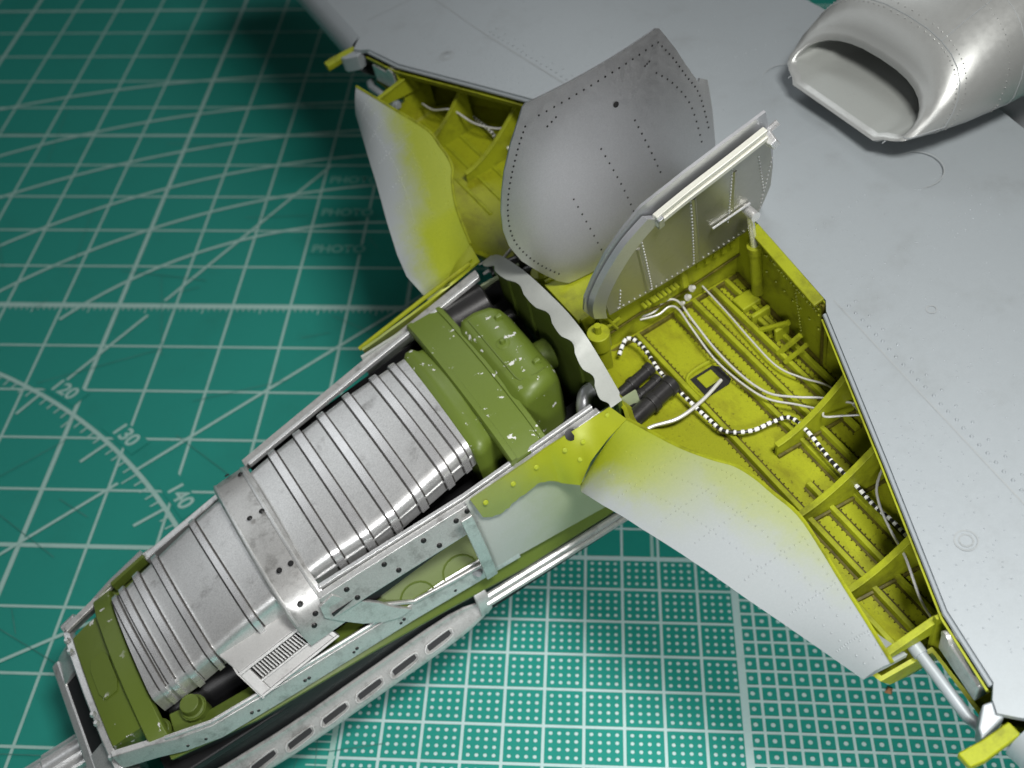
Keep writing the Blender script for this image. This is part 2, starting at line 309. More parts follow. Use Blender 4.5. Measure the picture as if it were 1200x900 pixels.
# ---- wings
BAY = [(0, 2.45), (.71, 2.42), (2.0, 2.27), (2.11, 2.18), (3.81, 1.45), (5.22, .83), (5.89, .68), (5.99, .57), (6.09, .52), (6.2, .62), (6.3, .72), (6.6, .74), (17.2, 1.2)]
TE = [(0, 5.95), (1.3, 5.8), (3, 5.75), (6, 5.65), (17, 4.4)]
def wing(sg):
    S = [0, .3, .71, 1.2, 1.6, 2.0, 2.11, 2.5, 3, 3.4, 3.81, 4.3, 4.8, 5.22, 5.6, 5.89, 5.99, 6.09, 6.2, 6.3, 6.6, 7, 8, 9.5, 11, 13, 15, 16.5, 17.2]
    rows = []
    for s in S:
        f, t = pl(s, BAY), pl(s, TE)
        rows.append([(lerp(f, t, k/24), sg*s, wn(lerp(f, t, k/24), s)) for k in range(25)])
    sk = MB().grid(rows); sk = sk.build('wing_skin', GREY, root, solid=.06*sg, angle=40)
    if sg < 0: sk['label'] = 'dimmer grey wing skin on the far side'
    # outer leading edge roll
    rows = []
    for s in (6.3, 6.6, 7, 8, 9.5, 11, 13, 15, 17.2):
        f = pl(s, BAY); z = wn(f, s); rows.append([(f, sg*s, z), (f-.12, sg*s, z-.05), (f-.22, sg*s, z-.16), (f-.26, sg*s, z-.32), (f-.2, sg*s, z-.5), (f, sg*s, z-.7), (f+1, sg*s, z-.95), (pl(s, TE), sg*s, wn(pl(s, TE), s)-.09)])
    MB().grid(rows).build('outer_leading_edge', GREY, root, angle=60)
    # panel lines, rivets and filled hatches on the skin
    g = MB(); rv = MB()
    def line(p, q, wd=.016):
        n = 10
        for k in range(n):
            a0, s0, a1, s1 = lerp(p[0], q[0], k/n), lerp(p[1], q[1], k/n), lerp(p[0], q[0], (k+1)/n), lerp(p[1], q[1], (k+1)/n)
            d = Vector((a1-a0, s1-s0)).normalized(); nx, ny = -d.y*wd/2, d.x*wd/2
            g.add([(a+dx, sg*(s+dy), wn(a, s)+.004) for a, s, dx, dy in ((a0, s0, nx, ny), (a1, s1, nx, ny), (a1, s1, -nx, -ny), (a0, s0, -nx, -ny))], [(0, 1, 2, 3)])
    def rivrow(p, q, step=.12, r=.014, h=.007, jit=.006):
        L = math.hypot(q[0]-p[0], q[1]-p[1]); m = max(2, int(L/step))
        for k in range(m+1):
            a = lerp(p[0], q[0], k/m)+random.uniform(-jit, jit); s = lerp(p[1], q[1], k/m)+random.uniform(-jit, jit)
            rv.dome((a, sg*s, wn(a, s)), (0, 0, 1), r, h)
    line((2.33, 2.05), (2.07, 4.85)); line((2.07, 4.85), (1.9, 8))
    line((1.0, 6.6), (4.9, 6.4), .010)
    rivrow((2.40, 2.2), (2.15, 4.85), .11, .022, .012); rivrow((2.50, 2.2), (2.26, 4.85), .22, .018, .009)
    rivrow((2.1, 2.5), (.78, 5.5), .13, .011, .005); rivrow((2.22, 2.6), (.95, 5.5), .19, .010, .005); rivrow((2.0, 3.7), (1.3, 5.8), .16, .01, .005)
    rivrow((1.8, 4.4), (3.6, 4.3), .17, .01, .005); rivrow((1.3, 5.2), (3.6, 5.1), .17, .01, .005); rivrow((2.6, 3.5), (3.6, 3.4), .15, .01, .005)
    rivrow((2.6, 1.2), (3.6, 1.1), .12, .012, .006); rivrow((2.6, 2.0), (4.8, 1.9), .15, .011, .006); rivrow((2.75, 1.0), (2.6, 4.6), .16, .009, .004); rivrow((3.1, 1.0), (3.0, 4.6), .2, .009, .004)
    for _ in range(150):
        a, s = random.uniform(2.6, 4.6), random.uniform(1.2, 5.8); rv.dome((a, sg*s, wn(a, s)), (0, 0, 1), .008, .004)
    for _ in range(110):
        s = random.uniform(3.6, 5.9); a = random.uniform(pl(s, BAY)+.1, 2.1); rv.dome((a, sg*s, wn(a, s)), (0, 0, 1), .008, .004)
    for (ca, cs, r) in ((3.0, 2.74, .05), (1.42, 4.83, .10), (1.42, 4.83, .06), (4.32, 1.12, .3)):
        seg = 32
        for k in range(seg):
            t0, t1 = 2*math.pi*k/seg, 2*math.pi*(k+1)/seg
            g.add([(ca+rr*math.cos(t), sg*(cs+rr*math.sin(t)), wn(ca, cs)+.006) for t, rr in ((t0, r-.007), (t1, r-.007), (t1, r+.007), (t0, r+.007))], [(0, 1, 2, 3)])
    g.build('panel_lines', PLINE, sk, smooth=False, kind='stuff'); rv.build('rivets', GREY, sk, kind='stuff')
    # bright rim and yellow lip along the tapered part of the bay edge
    pts = [(pl(s, BAY)-.015, sg*s, wn(pl(s, BAY), s)-.05) for s in (2.11, 2.6, 3.2, 3.81, 4.4, 5.0, 5.22, 5.6, 5.89)]
    MB().tube(pts, .026, 8).build('bay_rim', GREY, root)
    rows = [[(p[0]-.05, p[1], p[2]-.035) for p in pts], [(p[0]-.045, p[1], p[2]-.07) for p in pts], [(p[0]+.02, p[1], p[2]-.16) for p in pts]]
    MB().grid(rows).build('bay_lip', YELLOW, root, solid=.02)
    # upper skin seen as the bay floor
    rows = []
    for s in (.0, .4, 1, 1.42, 1.6, 2.1, 3, 4, 5, 5.17, 5.22, 6, 6.3, 8, 11, 14, 17):
        le = pl(s, [(0, .07), (1.42, .07), (1.6, 0), (2.1, -.2), (3.28, -.15), (5.17, .2), (5.22, .74), (6.0, .66), (6.2, .95), (17, 2.0)]); te = pl(s, TE); z = -DIH*s
        rows.append([(le, sg*s, z-.62), (le+.12, sg*s, z-.86), (le+.35, sg*s, z-1.0), (le+.7, sg*s, z-1.05), (lerp(le+.7, 3, .5), sg*s, z-1.06), (3.0, sg*s, z-1.05), (lerp(3, te, .5), sg*s, z-.85), (te, sg*s, wn(te, s)-.09)])
    fl = MB().grid(rows).build('bay_floor', FLOORY, root, solid=.05, angle=60)
    return sk, fl
fl = {}
for sg in (1, -1): _, fl[sg] = wing(sg)

# ---- wheel bays (built once per side)
FLN = -1.05
def fn(s): return FLN-DIH*abs(s)
def bay(sg):
    F = fl[sg]
    def V(a, s, n): return (a, sg*s, n)
    def P3(L): return [V(*p) for p in L]
    # stringers with brown wash lines beside them
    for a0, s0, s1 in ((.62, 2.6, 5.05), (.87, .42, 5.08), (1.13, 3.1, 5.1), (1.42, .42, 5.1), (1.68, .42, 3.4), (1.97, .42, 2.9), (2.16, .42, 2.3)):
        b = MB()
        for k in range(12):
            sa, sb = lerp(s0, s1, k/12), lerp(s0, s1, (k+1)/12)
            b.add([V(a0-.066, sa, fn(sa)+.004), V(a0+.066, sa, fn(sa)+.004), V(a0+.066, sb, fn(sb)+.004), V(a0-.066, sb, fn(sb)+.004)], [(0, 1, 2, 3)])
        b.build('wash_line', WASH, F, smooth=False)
        prof = [(-.040, .0), (-.026, .065), (.026, .065), (.040, .0)]
        b = MB().loft([[V(a0+x, s, fn(s)+.002+z) for x, z in prof] for s in (s0, (s0+s1)/2, s1)])
        st = b.build('stringer', YELLOW, F, bevel=.008)
        r = MB(); k = s0
        while k < s1:
            r.dome(V(a0+.075, k, fn(k)+.002), (0, 0, 1), .010, .010, 5); r.dome(V(a0-.075, k+.04, fn(k)+.002), (0, 0, 1), .010, .010, 5); k += .07
        r.build('rivets', WASH, F, kind='stuff')
    # cross ribs with a curved free edge
    for i, (a0, a1, s0, s1, w0, w1) in enumerate(((1.10, 2.10, 2.61, 2.66, -.88, -.22), (.70, 1.78, 3.39, 3.48, -.86, -.22), (.52, 1.40, 4.30, 4.40, -.82, -.22), (.06, 1.02, 5.10, 5.16, -.36, -.20))):
        top = []
        for k in range(13):
            t = k/12; a = lerp(a0, a1, t); s = lerp(s0, s1, t); top.append((a, s, -DIH*s+lerp(w0, w1, t**1.7 if i < 3 else t)))
        web = P3(top)+([V(a1, s1, fn(s1)+.01), V(a0, s0, fn(s0)+.01)] if i < 3 else [V(a1, s1, top[-1][2]-.3), V(a0, s0, top[0][2]-.06)])
        rb = MB().prism(web, (0, .028*sg, 0)).build('bay_rib', YELLOW, root)
        rings = [[V(a, s-.025, n-.0), V(a, s+.045, n), V(a, s+.045, n+.025), V(a, s-.025, n+.025)] for a, s, n in top]
        MB().loft(rings).build('rib_flange', YELLOW, rb, bevel=.008)
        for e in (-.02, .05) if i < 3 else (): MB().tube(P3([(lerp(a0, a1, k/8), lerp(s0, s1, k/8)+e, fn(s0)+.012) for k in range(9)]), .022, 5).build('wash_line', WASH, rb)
    # rear spar wall, flange and rivets
    g = MB(); g.add(P3([(2.43, .3, -.06), (2.40, .71, -.06), (2.25, 2.02, -.12), (2.25, 2.02, fn(2)), (2.36, .3, fn(.3))]), [(0, 1, 2, 3, 4)])
    wl = g.build('spar_wall', YELLOW, root, solid=.04)
    MB().loft([[V(a-.14, s, z-.035), V(a-.005, s, z-.02), V(a-.005, s, z+.02), V(a-.14, s, z+.005)] for a, s, z in ((2.42, .72, -.035), (2.27, 1.98, -.09))]).build('spar_flange', YELLOW, root, bevel=.012)
    g = MB(); g.add(P3([(2.30, 2.05, -.14), (2.45, 3.2, -.2), (2.0, 4.3, -.25), (1.55, 5.15, -.28), (1.55, 5.15, fn(5)), (2.0, 4.3, fn(4.3)), (2.45, 3.2, fn(3.2)), (2.26, 2.05, fn(2))]), [(0, 1, 6, 7), (1, 2, 5, 6), (2, 3, 4, 5)])
    g.build('spar_web', YELLOW, root, solid=.04)
    MB().tube(P3([(2.33, .4, fn(.4)+.012), (2.22, 2.02, fn(2)+.012)]), .03, 5).build('wash_line', WASH, wl); MB().tube(P3([(2.24, 2.0, -.15), (2.23, 2.01, fn(2))]), .02, 5).build('wash_line', WASH, wl)
    MB().tube(P3([(2.38, .75, -.12), (2.23, 1.98, -.17)]), .014, 5).build('wash_line', WASH, wl)
    r = MB()
    for k in range(22):
        for row, z in enumerate((-.22, -.3, -.55)):
            s = .8+k*.055; a = lerp(2.40, 2.25, (s-.71)/1.3)-.03
            if row < 2 or k % 3 == 0: r.dome(V(a, s+random.uniform(-.02, .02), z-.03*random.random()), (-1, 0, 0), .018, .016, 5)
    for k in range(14): r.dome(V(2.25, 1.55+.008*k, -.35-.045*k), (-1, 0, 0), .016, .014, 5)
    r.build('rivets', YELLOW, wl, kind='stuff')
    # angle brackets and links at the foot of the strut
    for (a, s, n, la, ls, ln) in ((2.14, .82, fn(.8), .26, .22, .09), (2.12, 1.10, fn(1.1), .26, .06, .16), (2.08, 1.22, fn(1.2), .06, .24, .10), (2.14, 1.45, fn(1.5), .2, .05, .2)):
        MB().box(V(a-la/2, s-ls/2, n) if sg > 0 else (a-la/2, -s-ls/2, n), V(a+la/2, s+ls/2, n+ln) if sg > 0 else (a+la/2, -s+ls/2, n+ln)).build('bracket', YELLOW, wl, bevel=.02)
    lk = MB()
    lk.tube(P3([(2.0, 1.25, fn(1.2)+.05), (2.18, 1.52, fn(1.5)+.3)]), .035, 6); lk.tube(P3([(1.95, 1.62, fn(1.6)+.03), (2.15, 1.75, fn(1.7)+.32)]), .035, 6); lk.tube(P3([(1.93, 1.76, fn(1.7)+.03), (2.13, 1.88, fn(1.8)+.3)]), .03, 6)
    lk.build('retraction_link', YELLOW, wl)
    # retraction strut
    st = MB().tube(P3([(2.3, .83, fn(.8)+.1), (2.28, .82, -.22)]), .07, 14).build('strut_cylinder', YELLOW, root)
    MB().tube(P3([(2.285, .823, -.30), (2.28, .82, -.2)]), .088, 14).build('collar', YELLOW, st)
    MB().tube(P3([(2.28, .82, -.24), (2.25, .79, .30)]), .04, 12).build('strut_rod', BRIGHT, st)
    MB().tube(P3([(2.25, .70, .32), (2.25, .90, .32)]), .06, 12).build('eye', BRIGHT, st)
    # inner keel wall
    MB().prism(P3([(.22, .4, -.29), (.8, .4, -.25), (1.13, .4, -.24), (1.6, .4, -.26), (2.42, .4, -.28), (2.40, .4, -.72), (1.31, .4, -.80), (.95, .4, -.70), (.3, .4, -.74)]), (0, -.05*sg, 0)).build('keel_wall', YELLOW, root, bevel=.01)
    kw = MB().box((.2, min(sg*.02, sg*.36), fn(0)), (2.4, max(sg*.02, sg*.36), -.62)).build('keel_box', YELLOW, root)
    MB().tube(P3([(.3, .42, fn(.4)+.012), (2.3, .42, fn(.4)+.012)]), .03, 5).build('wash_line', WASH, kw); MB().tube(P3([(.3, .415, -.75), (.95, .415, -.71), (1.31, .415, -.81), (2.4, .415, -.73)]), .014, 5).build('wash_line', WASH, kw)
    r = MB()
    for k in range(9): a = 1.0+k*.055+random.uniform(-.01, .01); r.tube(P3([(a, .41, -.55), (a+.02, .47, -.6)]), .022, 6)
    r.tube(P3([(1.55, .42, -.3), (1.55, .47, -.62)]), .05, 8); r.tube(P3([(1.55, .49, -.30), (1.55, .49, -.22)]), .035, 8); r.tube(P3([(1.7, .41, -.42), (1.9, .41, -.42)]), .03, 6)
    for k in range(5): r.box(*[tuple(map(f, zip(V(1.75+k*.12, .41, -.5-.02*(k % 2)), V(1.81+k*.12, .45, -.42)))) for f in (min, max)])
    r.tube(P3([(.42, .42, -.34), (.42, .43, -.72)]), .03, 6); r.tube(P3([(.52, .42, -.44), (.62, .43, -.7)]), .022, 6); r.tube(P3([(.50, .42, -.60), (.68, .43, -.55)]), .022, 6)
    r.build('fittings', YELLOW, kw, kind='stuff')
    b = MB(); b.dome(V(1.58, .56, -.62), (.2, .5*sg, .6), .045, .05, 8); b.dome(V(1.50, .58, -.70), (.2, .5*sg, .6), .045, .05, 8); b.dome(V(1.42, .58, -.74), (.2, .5*sg, .6), .03, .04, 8); b.build('bolt_heads', WIRE, kw)
    cy = MB().tube(P3([(.3, .56, -1.05), (.3, .58, -.62), (.3, .585, -.60), (.3, .60, -.36)]), [.11, .11, .13, .13], 18).build('damper', YELLOW, root, bevel=.015)
    MB().tube(P3([(.3, .60, -.36), (.3, .605, -.24)]), .04, 10).build('cap', YELLOW, cy)
    # black hydraulic tubes
    for (p, q, rr) in (((.02, 1.10, -.93), (.66, .98, -.93), .07), ((.04, 1.28, -.93), (.64, 1.17, -.93), .065), ((.0, 1.48, -.9), (.70, 1.33, -.9), .105)):
        p, q = Vector(V(*p)), Vector(V(*q)); at_ = lambda t: p.lerp(q, t)
        tb = MB().tube([at_(0), at_(1)], rr, 14).build('hydraulic_cylinder', TUBEBLK, root, bevel=.01)
        MB().tube([at_(.50), at_(.62)], rr*1.2, 14).build('collar', TUBEBLK, tb, bevel=.01); MB().tube([at_(.9), at_(1.03)], rr*1.15, 14).build('end_cap', TUBEBLK, tb, bevel=.01)
    MB().tube(smooth_path(P3([(-.05, 1.62, -1.0), (.2, 1.62, -.96), (.5, 1.72, -.95), (.85, 1.68, -.97), (1.19, 1.58, -.98)])), .021, 10).build('push_rod', WIRE, root)
    # floor recess drawn as a flat black patch for its shade
    rc = MB().prism(P3([(.98, 1.28, fn(1.3)+.006), (1.28, 1.28, fn(1.3)+.006), (1.34, 1.34, fn(1.3)+.006), (1.34, 1.56, fn(1.5)+.006), (1.28, 1.6, fn(1.5)+.006), (.98, 1.6, fn(1.5)+.006)]), (0, 0, .004)).build('recess', BLACK, F, smooth=False)
    MB().box(*[tuple(map(f, zip(V(1.04, 1.32, fn(1.4)+.012), V(1.24, 1.5, fn(1.4)+.03)))) for f in (min, max)]).build('recess_pad', YELLOW, rc, bevel=.01)
    MB().tube(smooth_path(P3([(.93, 1.62, fn(1.6)+.02), (.95, 1.26, fn(1.3)+.02), (1.3, 1.23, fn(1.2)+.02), (1.39, 1.33, fn(1.3)+.02), (1.39, 1.6, fn(1.6)+.02)])), .022, 6).build('recess_rim', YELLOW, rc)
    # electric wires and the braided hose
    for pth, rr in (([(.94, .32, -.86), (1.13, .4, -.84), (1.32, .38, -.8), (1.43, .48, -.8), (1.41, .79, -.86), (1.38, 1.26, -.93), (1.4, 1.69, -.98), (1.47, 2.04, -.98), (1.63, 2.27, -.95), (1.82, 2.46, -.93), (1.95, 2.63, -.92), (2.2, 2.95, -.9)], .013),
                    ([(.97, .36, -.88), (1.16, .45, -.86), (1.32, .45, -.84), (1.38, .55, -.84), (1.35, .85, -.9), (1.31, 1.3, -.97), (1.34, 1.72, -1.0), (1.42, 2.08, -1.0), (1.6, 2.36, -.97), (1.7, 2.62, -.88), (1.66, 2.72, -.85), (1.82, 2.85, -.83), (2.1, 3.05, -.83)], .012),
                    ([(1.86, .31, -.95), (1.85, .81, -1.0), (1.81, 1.32, -1.02), (1.8, 1.78, -1.04), (1.9, 2.08, -1.03), (2.03, 2.35, -1.01), (2.07, 2.71, -1.02), (2.0, 3.2, -1.04)], .011),
                    ([(1.9, 3.45, -.8), (1.54, 3.64, -.84), (1.39, 3.83, -.87), (1.27, 4.14, -.89), (1.14, 4.45, -.78), (1.0, 4.82, -.92), (.95, 5.08, -.93)], .014)):
        MB().tube(smooth_path(P3(pth)), rr, 8).build('wire', WIRE, root)
    hp = smooth_path(P3([(.49, .62, -.90), (.68, .51, -.86), (.76, .69, -.88), (.72, 1.11, -.94), (.74, 1.49, -.97), (.77, 1.9, -1.0), (.82, 2.13, -1.02), (1.04, 2.29, -1.03), (1.28, 2.34, -1.03), (1.44, 2.43, -.99), (1.46, 2.68, -.97), (1.42, 3.12, -1.0), (1.42, 3.43, -1.0), (1.42, 3.74, -1.05), (1.44, 4.02, -1.06), (1.43, 4.5, -1.1)]), 30)
    h = MB().tube(hp, .020, 8).build('hose', DARKDOT, root)
    wb = MB(); acc = 0; seg = []
    for i in range(1, len(hp)):
        acc += (hp[i]-hp[i-1]).length
        if acc % .076 < .048+.012*math.sin(acc*9): seg.append(hp[i])
        else:
            if len(seg) > 1: wb.tube(seg, .024, 8)
            seg = []
    wb.build('white_bands', WHITE, h, kind='stuff')
    # landing gear leg stub, bracket and end rib outside the bay
    leg = MB().tube(P3([(.60, 5.1, -.78), (.56, 5.51, -.82), (.52, 5.86, -.84), (.56, 6.02, -.88), (.66, 6.2, -1.0)]), .054, 14).build('gear_leg', GREY, root, bevel=.01)
    MB().tube(P3([(.595, 5.14, -.78), (.585, 5.24, -.79)]), .068, 14).build('collar', GREY, leg)
    bk = MB().prism(P3([(.72, 5.28, -.42), (.95, 5.34, -.42), (.82, 5.84, -.45), (.62, 5.82, -.45)]), (0, 0, -.3)).build('gear_bracket', RAILM, root, bevel=.025)
    MB().tube(P3([(.70, 5.35, -.41), (.86, 5.40, -.41)]), .07, 12).build('pivot', RAILM, bk); MB().prism(P3([(.70, 5.56, -.42), (.83, 5.60, -.42), (.76, 5.76, -.42), (.65, 5.74, -.42)]), (0, 0, .03)).build('pivot_plate', TUBEBLK, bk, bevel=.015)
    MB().prism(P3([(.07, 6.13, -.36), (.07, 6.27, -.36), (.2, 6.30, -.36), (.58, 6.30, -.36), (.58, 6.17, -.36), (.3, 6.16, -.36)]), (0, 0, -.1)).build('end_rib', YELLOW, root, bevel=.02)
    MB().prism(P3([(.30, 6.16, -.345), (.58, 6.13, -.33), (.62, 6.0, -.30), (.5, 5.96, -.32), (.34, 6.08, -.34)]), (0, 0, -.25)).build('end_block', GREY, root, bevel=.02)
    MB().grid([[V(.75, 5.2, -.35), V(1.2, 5.25, -.35)], [V(.75, 5.2, -1.2), V(1.2, 5.25, -1.2)]]).build('end_wall', YELLOW, root, solid=.04)
bay(1); bay(-1)
MB().box((.2, -.36, -.36), (2.42, .36, -.31)).build('keel_top', YELLOW, root, bevel=.01)

# ---- leading edge panels and root fairings
LEIN = [(-.08, 1.68, -.48), (.02, 2.08, -.42), (.12, 2.39, -.39), (.26, 2.69, -.36), (.38, 2.89, -.35), (.44, 3.13, -.34), (.46, 3.36, -.33), (.49, 3.7, -.32), (.42, 4.1, -.31), (.34, 4.45, -.3), (.25, 4.88, -.295), (.16, 5.29, -.29)]
LEF = [(-.76, 1.63, -1.20), (-.90, 1.98, -.72), (-.84, 2.3, -.62), (-.76, 2.58, -.57), (-.70, 2.80, -.56), (-.63, 3.03, -.55), (-.56, 3.26, -.55), (-.46, 3.6, -.56), (-.35, 4.0, -.58), (-.25, 4.35, -.59), (-.13, 4.77, -.61), (-.02, 5.17, -.63)]
for sg, m in ((1, SPRAY_R), (-1, SPRAY_L)):
    rows = []
    for i, (E, F_) in enumerate(zip(LEIN, LEF)):
        E, F_ = Vector(E), Vector(F_); C = Vector((lerp(F_.x, E.x, .4), lerp(F_.y, E.y, .4), lerp(F_.z, E.z, .58)+.04)); r = []
        for k in range(15):
            t = k/14; r.append(E*(1-t)**2+C*2*t*(1-t)+F_*t*t)
        r += [F_+Vector((.12, 0, -.05)), F_+Vector((.28, 0, -.12)), F_+Vector((.5, 0, -.2))]
        rows.append([(p.x, p.y*sg, p.z) for p in r])
    le = MB().grid(rows).build('leading_edge_panel', m, root, solid=-.045*sg, angle=50)
    le['label'] = 'pale grey leading edge panel with thin primer overspray' if sg > 0 else 'leading edge panel with broad yellow primer overspray'
    MB().tube(smooth_path([(p[0]+.005, p[1]*sg, p[2]-.005) for p in LEIN], 4), .02, 6).build('panel_edge', YELLOW, le)
    rv = MB()
    R_ = [[Vector(p) for p in r] for r in rows]
    def on(u, v):
        i = min(int(u), len(R_)-2); j = min(int(v), 13); fu, fv = u-i, v-j
        p = (R_[i][j]*(1-fu)+R_[i+1][j]*fu)*(1-fv)+(R_[i][j+1]*(1-fu)+R_[i+1][j+1]*fu)*fv
        n = (R_[i+1][j]-R_[i][j]).cross(R_[i][j+1]-R_[i][j]); n = n if n.z > 0 else -n; return p, n
    for j in (1.2, 4.5, 8.5):
        for k in range(46): p, n = on(.4+k*.23, j+random.uniform(-.1, .1)); rv.dome(p, n, .011, .005, 5)
    for u in (2.2, 4.3, 6.0, 7.6, 9.0, 10.2):
        for k in range(14): p, n = on(u, 1+k*.8); rv.dome(p, n, .011, .005, 5)
    rv.build('rivets', m, le, kind='stuff')
    # lime root fairing and silver side panel
    cols = [((-1.88, 1.33, -.74), (-1.84, 1.41, -1.05)), ((-1.65, 1.335, -.72), (-1.66, 1.43, -1.12)), ((-1.5, 1.34, -.70), (-1.5, 1.44, -1.07)), ((-1.35, 1.345, -.685), (-1.36, 1.44, -1.04)), ((-1.2, 1.35, -.67), (-1.2, 1.44, -.99)), ((-1.05, 1.355, -.65), (-1.04, 1.45, -1.03)), ((-.9, 1.36, -.63), (-.9, 1.47, -1.2)), ((-.7, 1.37, -.6), (-.755, 1.625, -1.19)), ((-.5, 1.38, -.575), (-.58, 1.645, -.86)), ((-.3, 1.39, -.55), (-.33, 1.665, -.62)), ((-.12, 1.40, -.53), (-.085, 1.675, -.485))]
    cols2 = []
    for (a, b), (c, d) in zip(cols, cols[1:]):
        for k in range(4):
            t = k/4; top = Vector(a).lerp(Vector(c), t); bt = Vector(b).lerp(Vector(d), t)
            if bt.x < -.92: bt.z += random.uniform(-.022, .022)
            cols2.append((top, bt))
    cols2.append((Vector(cols[-1][0]), Vector(cols[-1][1])))
    rows = [[(lerp(a.x, b.x, k/6), sg*(lerp(a.y, b.y, k/6)+.015*math.sin(math.pi*k/6)), lerp(a.z, b.z, k/6)+.01*math.sin(math.pi*k/6)) for k in range(7)] for a, b in cols2]
    rf = MB().grid(rows).build('root_fairing', FAIRING, root, solid=-.03*sg, angle=60)
    sw = MB()
    for (p) in ((-1.75, 1.395, -.83), (-1.4, 1.40, -.80), (-1.1, 1.405, -.76), (-.75, 1.44, -.72), (-.55, 1.50, -.68), (-.35, 1.47, -.60), (-.2, 1.48, -.53), (-.65, 1.55, -.86)):
        c = Vector((p[0], sg*(p[1]+.02), p[2]+.01)); n = Vector((0, .8*sg, .6)); c -= n*.022; sw.dome(c, n, .03, .010, 12)
    sw.build('screw_heads', LIME, rf, kind='stuff')
    MB().dome((-.62, sg*1.385, -.612), (0, .75*sg, .66), .068, .008, 16).build('key_hole_shade', BLACK, rf)  # black disc stands for the dark inside of the hole
    pan = [(-1.93, 1.31, -.80, 1.455, -2.02), (-1.5, 1.31, -.78, 1.47, -2.06), (-1.0, 1.31, -.75, 1.48, -2.10), (-.6, 1.30, -.75, 1.485, -2.14), (-.25, 1.28, -.75, 1.49, -2.18), (.3, 1.28, -.75, 1.49, -2.2)]
    rows = [[(a, sg*(lerp(s0, s1, k/6)+.05*math.sin(math.pi*k/6)-.02), lerp(n0, n1, k/6)) for k in range(7)] for a, s0, n0, s1, n1 in pan]
    sp = MB().grid(rows).build('cowl_side_panel', SIDEP, root, solid=-.03*sg, angle=60)
    if sg > 0: MB().loft([[(-1.99+.03*x, sg*(1.41+.05*t*(1-t)*4+y+.06*t), lerp(-.82, -2.03, t)+.03*z) for x, y, z in ((-3.2, 0, 0), (1.5, 0, 0), (1.5, .05, .5), (-3.2, .05, .5))] for t in (0, .25, .5, .75, 1)]).build('panel_frame', RAILM, sp, bevel=.012)

# ---- engine bay frame
def rail_s(a): return pl(a, [(-6.6, .98), (-5.5, 1.05), (-3.7, 1.065), (-1.9, 1.23), (-.2, 1.31)])
def rail_n(a): return pl(a, [(-6.6, -2.08), (-5.2, -1.62), (-3.7, -1.13), (-1.9, -.88), (-.2, -.59)])
for sg in (1, -1):
    rings = []
    for a in (-3.75, -3.3, -2.9, -2.4, -1.93, -1.85, -1.4, -.9, -.5, -.22):
        s, n = rail_s(a), rail_n(a); wide = 1 if a < -1.9 else .42
        rings.append([(a, sg*(s-.04), n), (a, sg*(s+.05), n+.02), (a, sg*(s+.05+.13*wide), n-.27*wide), (a, sg*(s+.02+.13*wide), n-.27*wide-.03), (a, sg*(s+.02), n-.07), (a, sg*(s-.04), n-.10)])
    rl = MB().loft(rings).build('longeron', RAILM, root, bevel=.01)
    MB().loft([[(a, sg*(rail_s(a)-.10), rail_n(a)-.03), (a, sg*(rail_s(a)-.05), rail_n(a)-.03), (a, sg*(rail_s(a)-.05), rail_n(a)+.035), (a, sg*(rail_s(a)-.10), rail_n(a)+.035)] for a in (-3.7, -2.8, -1.9, -1.0, -.25)]).build('longeron_flange', SILVER, rl, bevel=.01)
    proto = None
    spots = [(-3.45, .30), (-3.40, .80), (-2.98, .25), (-2.88, .75), (-2.5, .28), (-2.38, .78), (-2.1, .3), (-2.02, .8), (-1.95, .2), (-1.72, .65), (-1.25, .6), (-.85, .6), (-.5, .6)]
    for a, t in spots:
        wide = 1 if a < -1.9 else .42; s, n = rail_s(a), rail_n(a)
        c = Vector((a, sg*(s+.05+.13*wide*t), n+.02-.29*wide*t)); nv = Vector((0, .9*sg, .43)) if wide == 1 else Vector((0, .8*sg, .6))
        if proto is None:
            proto = MB().dome((0, 0, 0), nv, .034, .016, 10).build('fastener', DARKDOT, rl); proto.location = c
        else: link_copy(proto, rl, c)
    # forward side strip from the hoop to the nose
    MB().loft([[(a, sg*(s-.05), n), (a, sg*(s+.04), n), (a, sg*(s+.07), n-.22), (a, sg*(s-.02), n-.22)] for a, s, n in ((-4.1, 1.06, -1.36), (-4.9, 1.06, -1.56), (-5.3, 1.05, -1.66))] if sg < 0 else [[(a, sg*(s-.05), n), (a, sg*(s+.04), n), (a, sg*(s+.05), n-.1), (a, sg*(s-.02), n-.1)] for a, s, n in ((-4.2, 1.1, -2.1), (-5.3, 1.1, -2.15))]).build('side_strip', SILVER, root, bevel=.015)
MB().loft([[(a, -s-.05, n), (a, -s+.02, n), (a, -s+.02, n-.16), (a, -s-.05, n-.16)] for a, s, n in ((-5.3, 1.05, -1.62), (-5.8, 1.05, -1.78))]).build('side_filler', OLIVE2, root, bevel=.015)
MB().tube([(-5.3, -1.10, -1.62), (-5.8, -1.10, -1.80), (-6.5, -1.02, -2.06)], .03, 8).build('side_tube', BRIGHT, root)
MB().tube([(-.25, -1.42, -.50), (-.9, -1.40, -.60), (-1.9, -1.38, -.78)], .028, 8).build('fairing_edge', YELLOW, root)

